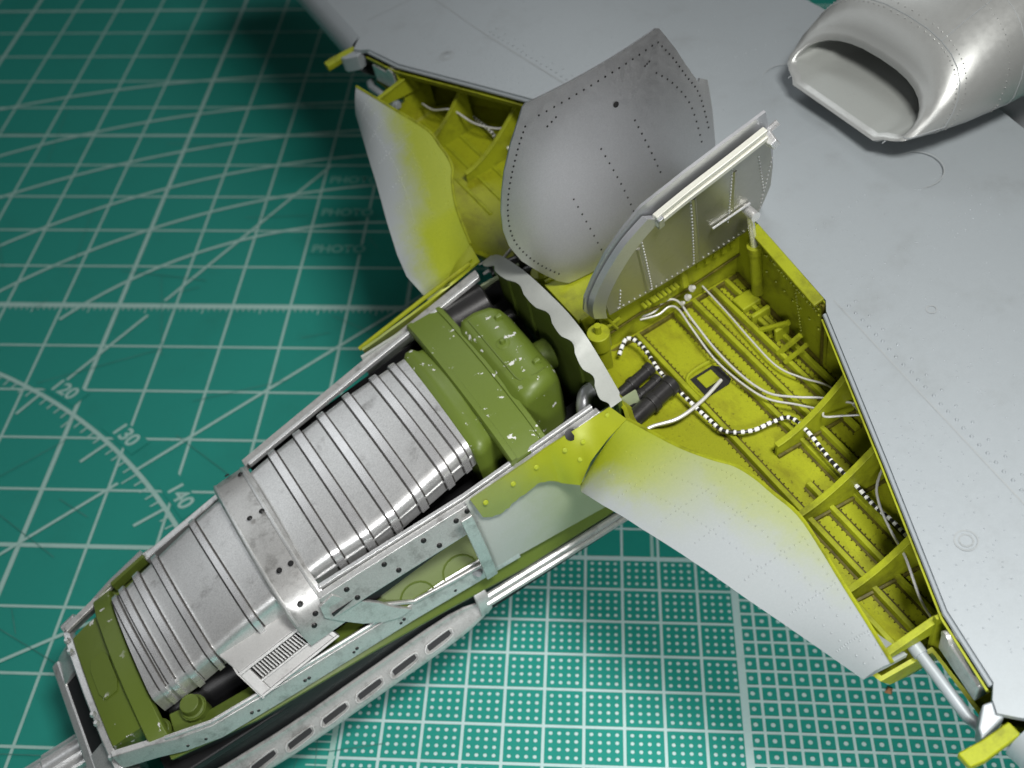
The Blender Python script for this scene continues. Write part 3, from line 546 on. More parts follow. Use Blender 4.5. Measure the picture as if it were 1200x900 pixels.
# hoop over the duct, running down to the middle rail on the near side
HP = [(-1.13, -1.62), (-1.10, -1.42), (-1.04, -1.22), (-.95, -1.10), (-.8, -1.02), (-.5, -.95), (-.1, -.92), (.3, -.94), (.65, -1.0), (.88, -1.08), (1.03, -1.18), (1.13, -1.33), (1.18, -1.44), (1.21, -1.52), (1.23, -1.58)]
rows = []
for i, (s, n) in enumerate(HP):
    t = i/(len(HP)-1); sk = -.06+.12*t; grow = 0
    rows.append([(-4.13+sk, s, n-.06), (-4.12+sk, s, n-.035), (-4.02+sk, s, n-.025), (-3.76+sk+grow*.9, s, n+.0), (-3.70+sk+grow, s, n+.005)])
hoop = MB().grid(rows).build('hoop_frame', RAILM, root, solid=-.03, angle=50)
MB().tube([(r[3][0]+.0, r[3][1], r[3][2]+.03) for r in rows[2:12]], .022, 8).build('hoop_bead', SILVER, hoop); MB().tube([(r[1][0], r[1][1], r[1][2]+.03) for r in rows[2:12]], .018, 8).build('hoop_bead', SILVER, hoop)
MB().prism([(-3.49, 1.21, -1.27), (-3.37, 1.25, -1.41), (-3.23, 1.29, -1.56), (-3.12, 1.34, -1.72), (-2.96, 1.39, -1.88), (-3.11, 1.39, -1.91), (-3.3, 1.37, -1.83), (-3.5, 1.33, -1.69), (-3.68, 1.27, -1.5), (-3.81, 1.21, -1.36), (-3.79, 1.16, -1.2), (-3.61, 1.16, -1.13)], (0, -.05, -.02)).build('hoop_gusset', RAILM, hoop, bevel=.012)
pr = None
for i, (da) in ((1, .12), (1, .28), (3, .12), (4, .26), (6, .12), (6, .27), (8, .12), (8, .26), (10, .12), (11, .2), (12, .12)):
    s, n = HP[i]; c = Vector((-4.1+da+.05*i/15, s, n+.035)); nv = Vector((0, HP[min(i+1, 14)][1]*-1+HP[i-1][1], HP[min(i+1, 14)][0]-HP[i-1][0]))
    MB().dome((0, 0, 0), nv, .033, .014, 10).build('fastener', DARKDOT, hoop).location = c+nv.normalized()*.015
# ribbed air duct
def ring(a, hw, nt, nb, crown=.075, m=9, off=0.0):
    r = []; cr_ = .13
    for k in range(m): x = lerp(-hw+cr_, hw-cr_, k/(m-1)); r.append((a, x, nt+crown*(1-(x/hw)**2)+off))
    e = nt+crown*(1-((hw-cr_)/hw)**2)
    for k in range(1, 5): t = math.pi/2*k/4; r.append((a, hw-cr_+(cr_+off)*math.sin(t), e-cr_+(cr_+off)*math.cos(t)))
    r.append((a, hw+off, nb)); r.append((a, -hw-off, nb))
    for k in range(4, 0, -1): t = math.pi/2*k/4; r.append((a, -(hw-cr_+(cr_+off)*math.sin(t)), e-cr_+(cr_+off)*math.cos(t)))
    return r
def d_hw(a): return pl(a, [(-5.85, .74), (-5.3, .79), (-4.3, .83), (-3.5, .85), (-3.0, .89), (-2.5, .89), (-2, .85), (-1.55, .81)])
def d_n(a): return pl(a, [(-5.85, -1.63), (-5.3, -1.48), (-4.5, -1.22), (-4.0, -1.09), (-3.5, -.97), (-2.9, -.90), (-2.35, -.78), (-1.9, -.70), (-1.55, -.64)])
def duct_section(a0, a1, name):
    k = 14; return MB().loft([ring(lerp(a0, a1, i/k), d_hw(lerp(a0, a1, i/k)), d_n(lerp(a0, a1, i/k)), d_n(lerp(a0, a1, i/k))-.33) for i in range(k+1)]).build(name, SILVER, root, angle=50)
df = duct_section(-5.82, -3.95, 'front_air_duct'); dr = duct_section(-3.95, -1.56, 'rear_air_duct')
def rib(a, wd, h, parent, skew=0.0):
    def rg(da, off): return [(p[0]+skew*p[1], p[1], p[2]+d_n(a+da+skew*p[1])-d_n(a+da)) for p in ring(a+da, d_hw(a+da), d_n(a+da), d_n(a+da)-.30, off=off)]
    rb = MB().loft([rg(-wd/2, -.005), rg(-wd/2+.006, h), rg(wd/2-.006, h), rg(wd/2, -.005)], caps=False).build('rib', BRIGHT, parent, angle=30)
    for e in (-1, 1): MB().loft([rg(e*wd/2-.016, .004), rg(e*wd/2+.016, .004)], caps=False).build('rib_wash', GRIME, parent, angle=60)
for a, wd, h in ((-5.72, .07, .03), (-5.60, .08, .045), (-5.38, .09, .05), (-5.10, .08, .05), (-4.52, .08, .045)): rib(a, wd, h, df, .08)
for a, wd, h in ((-3.38, .10, .04), (-3.02, .11, .04), (-2.68, .10, .04), (-2.32, .10, .04), (-1.95, .10, .04), (-1.70, .09, .035)): rib(a, wd, h, dr, .03)
g = MB()
for sgn in (1,): g.loft([[(a, sgn*(d_hw(a)+x), d_n(a)-.16+z) for x, z in ((-.01, -.015), (.012, -.015), (.012, .015), (-.01, .015))] for a in (-3.7, -3, -2.4, -1.8, -1.58)])
g.build('seam', SILVER, dr)
# louvred outlet on the near side of the duct
lv = MB().prism([(-4.98, .80, -1.50), (-3.98, .80, -1.42), (-3.96, 1.03, -1.47), (-4.88, 1.06, -1.60)], (0, 0, -.04)).build('outlet_box', OUTM, root, bevel=.01)
fa = [Vector((-4.89, 1.06, -1.60)), Vector((-3.93, 1.03, -1.47)), Vector((-3.78, 1.30, -1.68)), Vector((-4.80, 1.36, -1.80))]
def fq(u, v, d=0): 
    p = fa[0].lerp(fa[1], u).lerp(fa[3].lerp(fa[2], u), v); return p+Vector((0, .7, .7))*d
MB().add([fq(0, 0, -.08), fq(1, 0, -.08), fq(1, 1, -.08), fq(0, 1, -.08)], [(0, 1, 2, 3)]).build('outlet_back', BLACK, lv, smooth=False)
for (u0, v0, u1, v1) in ((0, 0, 1, .1), (0, .55, 1, .62), (0, .92, 1, 1), (0, .1, .12, .92), (.95, .1, 1, .92)):
    MB().loft([[fq(u0, v0, -.07), fq(u1, v0, -.07), fq(u1, v1, -.07), fq(u0, v1, -.07)], [fq(u0, v0, .012), fq(u1, v0, .012), fq(u1, v1, .012), fq(u0, v1, .012)]]).build('outlet_frame', OUTM, lv, bevel=.006)
MB().loft([[fq(.12, .62, -.05), fq(.95, .62, -.05), fq(.95, .92, -.03), fq(.12, .92, -.03)], [fq(.12, .62, -.02), fq(.95, .62, -.02), fq(.95, .92, .0), fq(.12, .92, .0)]]).build('outlet_sill', OUTM, lv, bevel=.006)
for k in range(21):
    u = .15+k*.0375; MB().loft([[fq(u, .12, -.05), fq(u+.019, .12, -.05), fq(u+.019, .54, -.05), fq(u, .54, -.05)], [fq(u, .12, -.005), fq(u+.015, .12, -.005), fq(u+.015, .54, -.005), fq(u, .54, -.005)]]).build('louvre_slat', OUTM, lv)
MB().prism([(-4.90, .82, -1.52), (-4.89, 1.06, -1.6), (-4.79, 1.36, -1.82), (-4.79, 1.0, -1.9), (-4.86, .82, -1.75)], (-.02, 0, 0)).build('outlet_end', OUTM, lv)

# ---- green accessory housing behind the duct
MB().loft([ring(a, hw, n, n-.8, .12) for a, hw, n in ((-1.56, .86, -.72), (-1.50, .90, -.68), (-1.42, .90, -.67), (-1.36, .84, -.70), (-1.0, .80, -.72))]).build('rear_collar', OLIVE, root, angle=50)
def bar_ring(a, pts): return [(a, s, n) for s, n in pts]
sp_top = [(-1.22, -.70), (-.9, -.63), (-.4, -.59), (0, -.58), (.4, -.59), (.9, -.64), (1.22, -.72)]
rs = []
for a, up in ((-1.30, 0), (-1.28, .035), (-1.22, .035), (-1.215, .012), (-.89, .012), (-.885, .035), (-.83, .035), (-.81, 0)):
    rs.append([(a, s, n+up) for s, n in sp_top]+[(a, s, n-.09) for s, n in reversed(sp_top)])
MB().loft(rs).build('rear_strap', OLIVE, root, angle=40)
def rbox(a, hw, nt, nb, c):
    r = []
    for (cs, cn, t0) in ((hw-c, nt-c, 0), (-(hw-c), nt-c, 90)):
        for k in range(7): t = math.radians(t0+15*k); r.append((a, cs+c*math.cos(t), cn+c*math.sin(t)))
    r.append((a, -hw, nb)); r.append((a, hw, nb)); return r
hs = MB().loft([rbox(-.95, .70, -.66, -1.4, .2), rbox(-.80, .74, -.50, -1.4, .2), rbox(-.77, .76, -.48, -1.4, .16), rbox(-.6, .75, -.46, -1.4, .15), rbox(-.42, .71, -.47, -1.4, .15), rbox(-.33, .66, -.52, -1.35, .16), rbox(-.28, .58, -.60, -1.3, .18), rbox(-.25, .46, -.74, -1.25, .2)]).build('accessory_housing', OLIVE, root, angle=60)
g = MB(); g.tube([(-.72, -.62, -.475), (-.72, .45, -.475), (-.70, .52, -.478), (-.50, .56, -.468), (-.40, .54, -.475)], .012, 6); g.tube([(-.72, -.62, -.475), (-.6, -.62, -.475), (-.5, -.6, -.49)], .012, 6); g.build('housing_seam', OLIVE2, hs)
b = MB(); b.dome((-.58, -.05, -.462), (0, 0, 1), .085, .015, 16); b.dome((-.58, -.05, -.45), (0, 0, 1), .04, .045, 12); b.build('housing_bolt', OLIVE, hs)
for s in (-.42, .42): MB().loft([[(-.42+x, s+y, -.48) for x, y in ((-.06, -.04), (.05, -.04), (.05, .04), (-.06, .04))], [(-.41+x, s+y, -.43) for x, y in ((-.04, -.025), (.03, -.025), (.03, .025), (-.04, .025))]]).build('housing_lug', OLIVE, hs, bevel=.012)
MB().tube([(-.40, .12, -.82), (-.12, .12, -.84)], .19, 20).build('housing_outlet', OLIVE2, hs, bevel=.02)
MB().tube([(-.78, -1.16, -.98), (-.25, -1.10, -.92)], .27, 20).build('starter_drum', TUBEBLK, root, bevel=.03)
MB().tube([(-.22, -.78, -.98), (-.10, -.78, -.98)], .09, 14).build('vent_cap', TUBEBLK, root, bevel=.02)
MB().tube(smooth_path([(-.22, .98, -1.6), (-.22, .95, -1.2), (-.2, .90, -1.02), (-.1, .80, -.96), (.0, .78, -.96)]), .09, 14).build('elbow_pipe', SATIN, root)

# ---- firewall with scalloped flange
ARC = [(-1.37, -.55), (-1.15, -.38), (-.9, -.25), (-.4, -.08), (.1, .0), (.5, .02), (.8, -.06), (1.05, -.24), (1.25, -.42), (1.40, -.56)]
ap = smooth_path([(0, s, n) for s, n in ARC], 8)
g = MB(); rows = []
for i, p in enumerate(ap):
    t = i/(len(ap)-1); sc_ = .055*max(0, math.sin(t*math.pi*13))+.02*math.sin(t*40); out = .02 if .05 < t < .95 else 0
    rows.append([(-.17+sc_*.7+.02, p.y, p.z-.01), (-.08, p.y, p.z), (.035+out, p.y, p.z+.015)])
fw = MB().grid(rows).build('firewall_flange', FLANGE, root, solid=-.015, angle=60)
wallp = [(0.0, p.y*.98, p.z-.04) for p in ap]+[(0, 1.3, -2.5), (0, -1.3, -2.5)]
MB().prism(wallp, (.05, 0, 0)).build('firewall', OLIVE2, root, smooth=False)
g = MB()
for s in (-.9, -.45, .62): g.box((-.03, s-.02, -2.2), (0, s+.02, -.35))
g.build('firewall_rib', OLIVE2, fw)

# ---- near side of the engine bay
MB().box((-5.85, -.82, -3.45), (-.02, .82, -1.98)).build('engine_block_fill', BLACK, root, bevel=.15)  # black box fills the bay in place of its inner shade
MB().box((-6.2, -1.22, -2.62), (-.02, 1.22, -2.5)).build('bay_dark_plate', BLACK, root, bevel=.03)  # black plate hides the mat and paints the bay's depth dark
def mid_s(a): return pl(a, [(-6.5, .95), (-6.1, 1.08), (-5.8, 1.2), (-5.4, 1.30), (-4.6, 1.33), (-3, 1.36), (-1.6, 1.42)])
for sg in (1, -1):
    MB().grid([[(a, sg*s, rail_n(a)-d) for a in (-3.72, -2.8, -1.9, -1.0, -.02)] for s, d in ((.55, .7), (1.0, .62), (1.20, .5), (1.22, .2))]).build('bay_gap_shade', BLACK, root, solid=.02)  # black sheet painted as the shade between duct and rails
    rings = [[(a, sg*(mid_s(a)-.10), -1.87), (a, sg*(mid_s(a)-.02), -1.86), (a, sg*(mid_s(a)+.0), -1.90), (a, sg*(mid_s(a)+.045), -2.08), (a, sg*(mid_s(a)), -2.10), (a, sg*(mid_s(a)-.05), -1.95), (a, sg*(mid_s(a)-.10), -1.92)] for a in (-6.48, -6.1, -5.8, -5.4, -5, -4.6, -4, -3.4, -3, -2.4, -1.62)]
    mr = MB().loft(rings).build('middle_rail', RAILM, root, bevel=.008)
    MB().tube([(a, sg*(mid_s(a)-.06), -1.85) for a in (-5.9, -5.4, -5, -4.6, -4, -3.4, -3, -2.4, -1.65)], .025, 8).build('rail_bead', SILVER, mr)
    pr = None
    for a in (-5.75, -5.55, -5.0, -4.93, -4.35, -4.3, -3.75, -3.7, -3.15, -3.1, -2.45, -2.05):
        c = (a, sg*(mid_s(a)+.025), -1.98-.03*(int(a*100) % 2)); 
        if pr is None: pr = MB().dome((0, 0, 0), (0, .9*sg, .3), .022, .012, 8).build('fastener', DARKDOT, mr); pr.location = c
        else: link_copy(pr, mr, c)
    MB().loft([[(a, sg*s0, n0), (a, sg*s1, n1), (a, sg*(s1-.02), n1-.06), (a, sg*(s0-.05), n0-.06)] for a, s0, n0, s1, n1 in ((-6.0, 1.0, -2.12, 1.2, -2.14), (-5, 1.28, -2.1, 1.36, -2.14), (-3.6, 1.3, -2.1, 1.40, -2.18), (-2.6, 1.32, -2.1, 1.42, -2.26), (-1.6, 1.35, -2.1, 1.46, -2.34), (-.3, 1.38, -2.2, 1.46, -2.36))]).build('lower_bearer', OLIVE2, root, bevel=.01)
    MB().loft([[(a, sg*s0, n0), (a, sg*s1, n1), (a, sg*s1, n1-.12), (a, sg*s0, n0-.2)] for a, s0, n0, s1, n1 in ((-5.9, .95, -2.04, 1.12, -1.97), (-5.0, 1.02, -2.0, 1.27, -1.92), (-4.4, 1.05, -1.97, 1.29, -1.9), (-3.5, 1.05, -1.9, 1.31, -1.88))]).build('engine_bearer', OLIVE2, root, bevel=.02)
    sb = MB().loft([[(a, sg*1.07, -1.62), (a, sg*1.16, -1.68), (a, sg*1.335, -1.83), (a, sg*1.335, -1.95), (a, sg*1.07, -1.9)] for a in (-3.3, -2.5, -1.75)]).build('crankcase_side', OLIVE2, root, bevel=.03)
    g = MB()
    for ca in (-2.85, -2.3): g.tube([(ca+.2*math.cos(t/10*math.pi), sg*(1.335-.13*math.sin(t/10*math.pi)), -1.83+.112*math.sin(t/10*math.pi)) for t in range(11)], .012, 5)
    g.build('casting_line', OLIVE2, sb)
    # sill below the side opening
    MB().loft([[(a, sg*(s-.03), n-.03), (a, sg*(s+.02), n-.02), (a, sg*(s+.035), n-.07), (a, sg*(s-.01), n-.08)] for a, s, n in ((-3.55, 1.22, -1.50), (-3.2, 1.27, -1.62), (-3.0, 1.31, -1.74), (-2.9, 1.34, -1.79), (-2.4, 1.38, -1.79), (-1.95, 1.41, -1.79))]).build('opening_sill', RAILM, root, bevel=.02)
    # slotted exhaust shroud
    def low_s(a): return pl(a, [(-6.0, 1.24), (-5.7, 1.30), (-4.8, 1.385), (-3.85, 1.42), (-2.3, 1.47)])
    def low_n(a): return pl(a, [(-6.0, -3.12), (-5.7, -3.08), (-4.8, -2.97), (-3.85, -2.83), (-2.9, -2.70), (-2.3, -2.62)])
    rows = [[(a, sg*(low_s(a)+x*tp*.8), low_n(a)+z*tp*.8) for x, z in ((-.20, .15), (-.17, .185), (-.13, .18), (-.11, .135), (-.10, .12), (-.05, .06), (.05, -.055), (.08, -.10), (.09, -.16), (.06, -.22), (-.06, -.3))] for a, tp in ((-6.0, 1), (-5.7, 1), (-5.4, 1), (-5, 1), (-4.5, 1), (-4, 1), (-3.5, 1), (-3, 1), (-2.65, .95), (-2.45, .8), (-2.28, .55))]
    sh = MB().grid(rows).build('exhaust_shroud', RAILM, root, angle=50)
    for a in (-2.88, -3.36, -3.84, -4.32, -4.80, -5.28, -5.74):
        L = .15; sl_ = .135; s = low_s(a); n0 = low_n(a)
        def sp_(lx, lz, d): return (a+lx, sg*(s-lz*.68+d*.72), n0+lz*.72+d*.68+sl_*lx)
        out = [sp_(lx, lz, .006) for lx, lz in ((-L, .05), (L, .05), (L+.035, .0), (L-.02, -.055), (-L-.01, -.06), (-L-.05, -.005))]
        MB().tube(smooth_path([out[0], out[5], out[4], out[3], out[2], out[1], out[0]], 4), .016, 7).build('slot_rim', RAILM, sh)
        p8 = [sp_(lx, lz, .004) for lx, lz in ((-L-.01, .042), (L+.005, .042), (L+.01, -.015), (L-.03, -.03), (-L-.01, -.035))]
        MB().prism(p8, (0, .006*sg, .006)).build('slot_shade', BLACK, sh, smooth=False)  # black plate colours in the shade inside the slot
    MB().grid([[(a, sg*s0, n0) for s0, n0 in ((mid_s(a)-.1, -2.12), (min(mid_s(a)-.05, low_s(a)-.16), -2.3), (low_s(a)-.19, low_n(a)-.02), (low_s(a)-.1, low_n(a)-.28), (.8, low_n(a)-.35))] for a in (-6.0, -5.4, -4.6, -3.8, -3, -2.3, -1.5, -.3)]).build('shroud_gap_shade', BLACK, sh)  # black sheet painted as the dark gap above the shroud
    br = MB().loft([[(-2.3, sg*1.40, -2.30), (-2.14, sg*1.40, -2.28), (-2.14, sg*1.49, -2.36), (-2.3, sg*1.49, -2.38)], [(-2.32, sg*1.46, -2.62), (-2.16, sg*1.46, -2.60), (-2.16, sg*1.53, -2.60), (-2.32, sg*1.53, -2.62)], [(-2.34, sg*1.36, -2.78), (-2.2, sg*1.36, -2.76), (-2.2, sg*1.44, -2.8), (-2.34, sg*1.44, -2.82)]]).build('shroud_bracket', RAILM, root, bevel=.02)
    lr = MB().tube([(-2.2, sg*1.46, -2.43), (-1.2, sg*1.47, -2.45), (.4, sg*1.48, -2.48)], .045, 10).build('lower_rail', RAILM, root)
    MB().tube([(-2.2, sg*1.50, -2.51), (-1.2, sg*1.51, -2.53), (.4, sg*1.52, -2.56)], .04, 10).build('rail_lip', RAILM, lr)
    g = MB()
    for k in range(9):
        a = -1.55+k*.16; g.tube([(a, sg*1.3, -2.3), (a+.05, sg*1.38, -2.32)], random.uniform(.03, .06), 7)
    g.build('pipe_unions', OLIVE2, root)
    MB().box((-1.7, min(sg*1.1, sg*1.3), -2.5), (.2, max(sg*1.1, sg*1.3), -2.1)).build('dark_backing', BLACK, root, bevel=.03)  # black backing panel that stands for the dark interior
MB().dome((-2.14, 1.42, -1.93), (0, .8, .5), .06, .05, 12).build('rail_plug', SATIN, root)

# ---- front end: green tray, strap, intake casting and propeller shaft
fs = [(-1.10, -1.93), (-1.0, -1.84), (-.7, -1.74), (-.3, -1.70), (0, -1.69), (.4, -1.72), (.8, -1.79), (1.0, -1.84), (1.1, -1.92)]
rs = []
for a, up in ((-6.09, -.03), (-6.075, 0), (-5.87, .03), (-5.855, 0)): rs.append([(a, s, n+up) for s, n in fs]+[(a, s*.98, n-.08) for s, n in reversed(fs)])
MB().loft(rs).build('front_strap', OLIVE, root, bevel=.008)
tr = MB().loft([[(a, s*hw, n+cr_*(1-s*s)) for s in (-1, -.8, -.5, 0, .5, .8, 1)]+[(a, hw, n-.25), (a, -hw, n-.25)] for a, hw, n, cr_ in ((-6.08, .82, -1.86, .08), (-6.3, .80, -1.90, .07), (-6.46, .78, -1.95, .06))]).build('front_tray', OLIVE, root, angle=40)
ov = [(-6.17, -.30), (-6.12, -.18), (-6.12, .16), (-6.17, .28), (-6.33, .28), (-6.38, .16), (-6.38, -.18), (-6.33, -.30)]
MB().prism([(a, s, pl(a, [(-6.46, -1.89), (-6.08, -1.78)])-.012) for a, s in ov], (0, 0, .03)).build('tray_cover', OLIVE, tr, bevel=.006)
cast = [(-1.02, -2.06), (-.95, -1.98), (-.6, -1.94), (0, -1.93), (.6, -1.97), (.95, -2.04), (1.12, -2.16)]
nr = MB().loft([[(a, s, n+d) for s, n in cast]+[(a, s, n-.12) for s, n in reversed(cast)] for a, d in ((-6.57, -.04), (-6.555, 0), (-6.48, 0), (-6.46, -.03))]).build('front_former', SILVER, root, bevel=.01)
b = MB()
for s, n in ((-.8, -1.95), (-.62, -1.92), (.3, -1.92), (.42, -1.93), (.85, -2.0), (1.0, -2.08)): b.dome((-6.53, s, n), (0, 0, 1), .04, .035, 8)
b.build('former_bolts', SILVER, nr)
# intake lip: a rounded box with a slot
def rr(a, hs, n0, n1, c, seg=5):
    r = []
    for cs, cn, t0 in ((hs-c, n1-c, 0), (-(hs-c), n1-c, 90), (-(hs-c), n0+c, 180), (hs-c, n0+c, 270)):
        for k in range(seg+1): t = math.radians(t0+90*k/seg); r.append((a, cs+c*math.cos(t), cn+c*math.sin(t)))
    return r
def shift(r, ds): return [(p[0], p[1]+ds, p[2]) for p in r]
def sl(t): return lerp(-6.46, -6.92, t), lerp(-2.08, -2.32, t)
def ibar(s0, s1, t0, t1, lift=.0):
    (a0, n0), (a1, n1) = sl(t0), sl(t1)
    return MB().prism([(a0, s0, n0+lift), (a0, s1, n0+lift), (a1, s1, n1+lift), (a1, s0, n1+lift)], (.12, 0, -.25))
ik = ibar(-.88, 1.0, .74, 1.0).build('intake_lip', SILVER, root, bevel=.03)
MB().loft([[(a, -.50, n), (a, -.86, n-.02), (a, -.99, n-.12), (a, -1.04, n-.45), (a, -.5, n-.45)] for a, n in ((-6.46, -2.06), (-6.66, -2.14), (-6.82, -2.27), (-6.92, -2.45))]).build('intake_corner', SILVER, ik, angle=50)
ibar(.50, 1.05, .05, .80).build('intake_corner', SILVER, ik, bevel=.03)
ibar(-.52, .52, .0, .78, -.02).build('intake_shade', BLACK, ik, smooth=False)  # black fill in place of the shaded intake mouth
MB().box((-6.88, .12, -2.95), (-6.45, 1.04, -2.50)).build('intake_block', SILVER, ik, bevel=.05)
MB().box((-6.80, -1.0, -2.95), (-6.4, .2, -2.5)).build('intake_base', SILVER, ik, bevel=.08)
seg = 48
MB().loft([[(a, .02+r*(1+.06*(1 if (k//2) % 2 else 0))*math.cos(2*math.pi*k/seg), -2.98+r*(1+.06*(1 if (k//2) % 2 else 0))*math.sin(2*math.pi*k/seg)) for k in range(seg)] for a, r in ((-6.5, .27), (-7.5, .27), (-7.52, .25), (-7.9, .25))]).build('propeller_shaft', SILVER, root, angle=25)
for (a, s, n, h) in ((-5.52, .93, -1.98, .2), (-5.98, .88, -2.08, .16)):
    q = MB().tube([(a, s, n-.15), (a, s, n+h*.5), (a, s, n+h*.55), (a, s, n+h)], [.14, .14, .115, .11], 18).build('oil_filter', OLIVE2, root, bevel=.015)
    MB().tube([(a, s, n+h*.3), (a, s, n+h*.4)], .15, 18).build('band', OLIVE2, q)
MB().prism([(-5.8, .8, -1.95), (-5.55, .85, -1.93), (-5.5, 1.12, -1.98), (-5.85, 1.1, -2.02)], (0, 0, -.1)).build('filter_bracket', OLIVE2, root, bevel=.02)
MB().tube([(-6.55, -1.04, -2.05), (-6.35, -1.06, -2.0)], .07, 10).build('latch', SILVER, root, bevel=.015)

# ---- wheel doors standing open along the keel
def door_pt(sg, a, n, d=0):
    s = (-.2-.264*(n+.2)) if sg < 0 else (.4+.3*(n+.27))
    return Vector((a, s+(d if sg > 0 else d), n))
def bulge(a, n, k): return k*(1-((a-1.35)/1.5)**2)
OUT_L = [(.42, -.28), (.30, -.18), (.14, .03), (.0, .25), (-.07, .48), (-.07, .68), (-.02, .90), (.06, 1.10), (.16, 1.30), (.33, 1.55), (.58, 1.84), (.62, 1.86), (2.28, 1.86), (2.32, 1.84), (2.45, 1.55), (2.52, 1.34), (2.63, 1.06), (2.66, 1.10), (2.76, 1.02), (2.73, .70), (2.68, .39), (2.6, -.1), (2.55, -.28)]
def dish(a, n, k): return k*(.35*(1-((n-.8)/1.1)**2)+(1-((a-1.3)/1.45)**2))
def door_sheet(sg, outline, name, mat, off, k, th, inset=0):
    # fill the outline on a grid so that the sheet can be slightly dished
    bm = bmesh.new(); vs = [bm.verts.new((a, 0, n)) for a, n in outline]; bm.faces.new(vs)
    for i in range(1, 9):
        n = -.28+i*.24; bmesh.ops.bisect_plane(bm, geom=bm.verts[:]+bm.edges[:]+bm.faces[:], plane_co=(0, 0, n), plane_no=(0, 0, 1))
    for i in range(1, 10):
        a = -.05+i*.28; bmesh.ops.bisect_plane(bm, geom=bm.verts[:]+bm.edges[:]+bm.faces[:], plane_co=(a, 0, 0), plane_no=(1, 0, 0))
    for v in bm.verts:
        a, n = v.co.x, v.co.z; v.co = door_pt(sg, a, n, off+dish(a, n, k))
    me = bpy.data.meshes.new(name); bm.to_mesh(me); bm.free(); me.materials.append(mat)
    me.polygons.foreach_set('use_smooth', [True]*len(me.polygons)); me.set_sharp_from_angle(angle=math.radians(40))
    o = bpy.data.objects.new(name, me); col.objects.link(o); o.parent = root
    d = o.modifiers.new('thickness', 'SOLIDIFY'); d.thickness = th; d.offset = 0
    d = o.modifiers.new('crisp_rim', 'EDGE_SPLIT'); d.split_angle = math.radians(40)
    return o
dl = door_sheet(-1, OUT_L, 'wheel_door', DOORM, -.10, .17, .03); dl['label'] = 'tall wheel door showing its smooth riveted outer skin'
KL = .17
def dl_pt(a, n, lift=.018): return door_pt(-1, a, n, dish(a, n, KL)+lift-.10)
inn = [(a*.93+.14, n*.93+.03) for a, n in OUT_L[2:16]]+[(2.5, -.2), (.5, -.2)]
q = door_sheet(-1, inn, 'door_liner', INNER, -.22, .15, .03); q.parent = dl
holes = MB()
def hole_row(pts, m, r=.013):
    P = smooth_path([(a, 0, n) for a, n in pts], 12)
    L = [0]
    for u, v_ in zip(P, P[1:]): L.append(L[-1]+(v_-u).length)
    for k in range(m):
        d = L[-1]*(k+.5)/m; i = max(j for j in range(len(L)) if L[j] <= d); i = min(i, len(P)-2); t = (d-L[i])/max(1e-6, L[i+1]-L[i]); p = P[i].lerp(P[i+1], t)
        c = dl_pt(p.x, p.z); holes.dome(c, (0, .95, .2), r, .004, 6)
hole_row([(.36, -.12), (.2, .08), (.07, .3), (.0, .52), (.01, .75), (.08, .98), (.19, 1.2), (.38, 1.48), (.55, 1.68)], 34)
hole_row([(.66, 1.70), (1.4, 1.73), (2.22, 1.74)], 17); hole_row([(2.24, 1.76), (2.38, 1.5), (2.48, 1.25), (2.6, .95), (2.62, .5)], 20); hole_row([(2.1, 1.5), (2.3, 1.25), (2.45, .9), (2.48, .4)], 14)
hole_row([(.75, .75), (.85, .2), (.9, -.1)], 8); hole_row([(1.22, 1.12), (1.35, .5), (1.42, -.05)], 12); hole_row([(1.70, 1.2), (1.80, .7), (1.85, .4)], 9); hole_row([(.72, 1.55), (.9, 1.62)], 3); hole_row([(2.0, 1.6), (2.1, 1.62)], 3)
c = dl_pt(1.55, 1.42, .02); holes.dome(c, (0, .95, .2), .035, .005, 10)
holes.build('rivet_holes', DARKDOT, dl, kind='stuff')

OUT_R = [(.34, -.27), (.22, .0), (.22, .30), (.30, .62), (.44, 1.0), (.62, 1.28), (.82, 1.50), (1.3, 1.66), (1.8, 1.78), (2.26, 1.86), (2.40, 1.45), (2.52, 1.1), (2.62, .70), (2.66, .30), (2.6, -.05), (2.45, -.27)]
dR = door_sheet(1, OUT_R, 'wheel_door', SATIN, 0, .05, .03); dR['label'] = 'leaning wheel door showing its pale inner liner and thick cut edge'
inn = [(.50, -.26), (.42, .1), (.46, .4), (.58, .75), (.74, 1.05), (.95, 1.27), (1.5, 1.45), (2.2, 1.58), (2.36, 1.3), (2.48, .9), (2.55, .5), (2.5, .0), (2.38, -.26)]
lin = door_sheet(1, inn, 'door_liner', INNER, .10, .05, .03); lin.parent = dR
def dr_pt(a, n, off): return door_pt(1, a, n, off+dish(a, n, .05))
# curved frame strip between skin and liner
edge = smooth_path([(.36, 0, -.2), (.32, 0, .1), (.36, 0, .4), (.48, 0, .75), (.66, 0, 1.08), (.9, 0, 1.32)], 5)
MB().loft([[dr_pt(p.x-.07, p.z+.03, .03), dr_pt(p.x-.05, p.z+.02, .10), dr_pt(p.x+.10, p.z-.08, .13), dr_pt(p.x+.10, p.z-.08, .05)] for p in edge]).build('door_frame', SATIN, dR, angle=50)
edge2 = smooth_path([(.93, 0, 1.30), (1.3, 0, 1.44), (1.75, 0, 1.56), (2.22, 0, 1.68)], 5)
for dn, of, m in ((0, .12, CREAM), (-.075, .15, CREAM)):
    MB().loft([[dr_pt(p.x, p.z+dn+.03, of-.06), dr_pt(p.x, p.z+dn+.03, of+.015), dr_pt(p.x, p.z+dn-.035, of+.02), dr_pt(p.x, p.z+dn-.035, of-.06)] for p in edge2]).build('edge_strip', m, dR, bevel=.01)
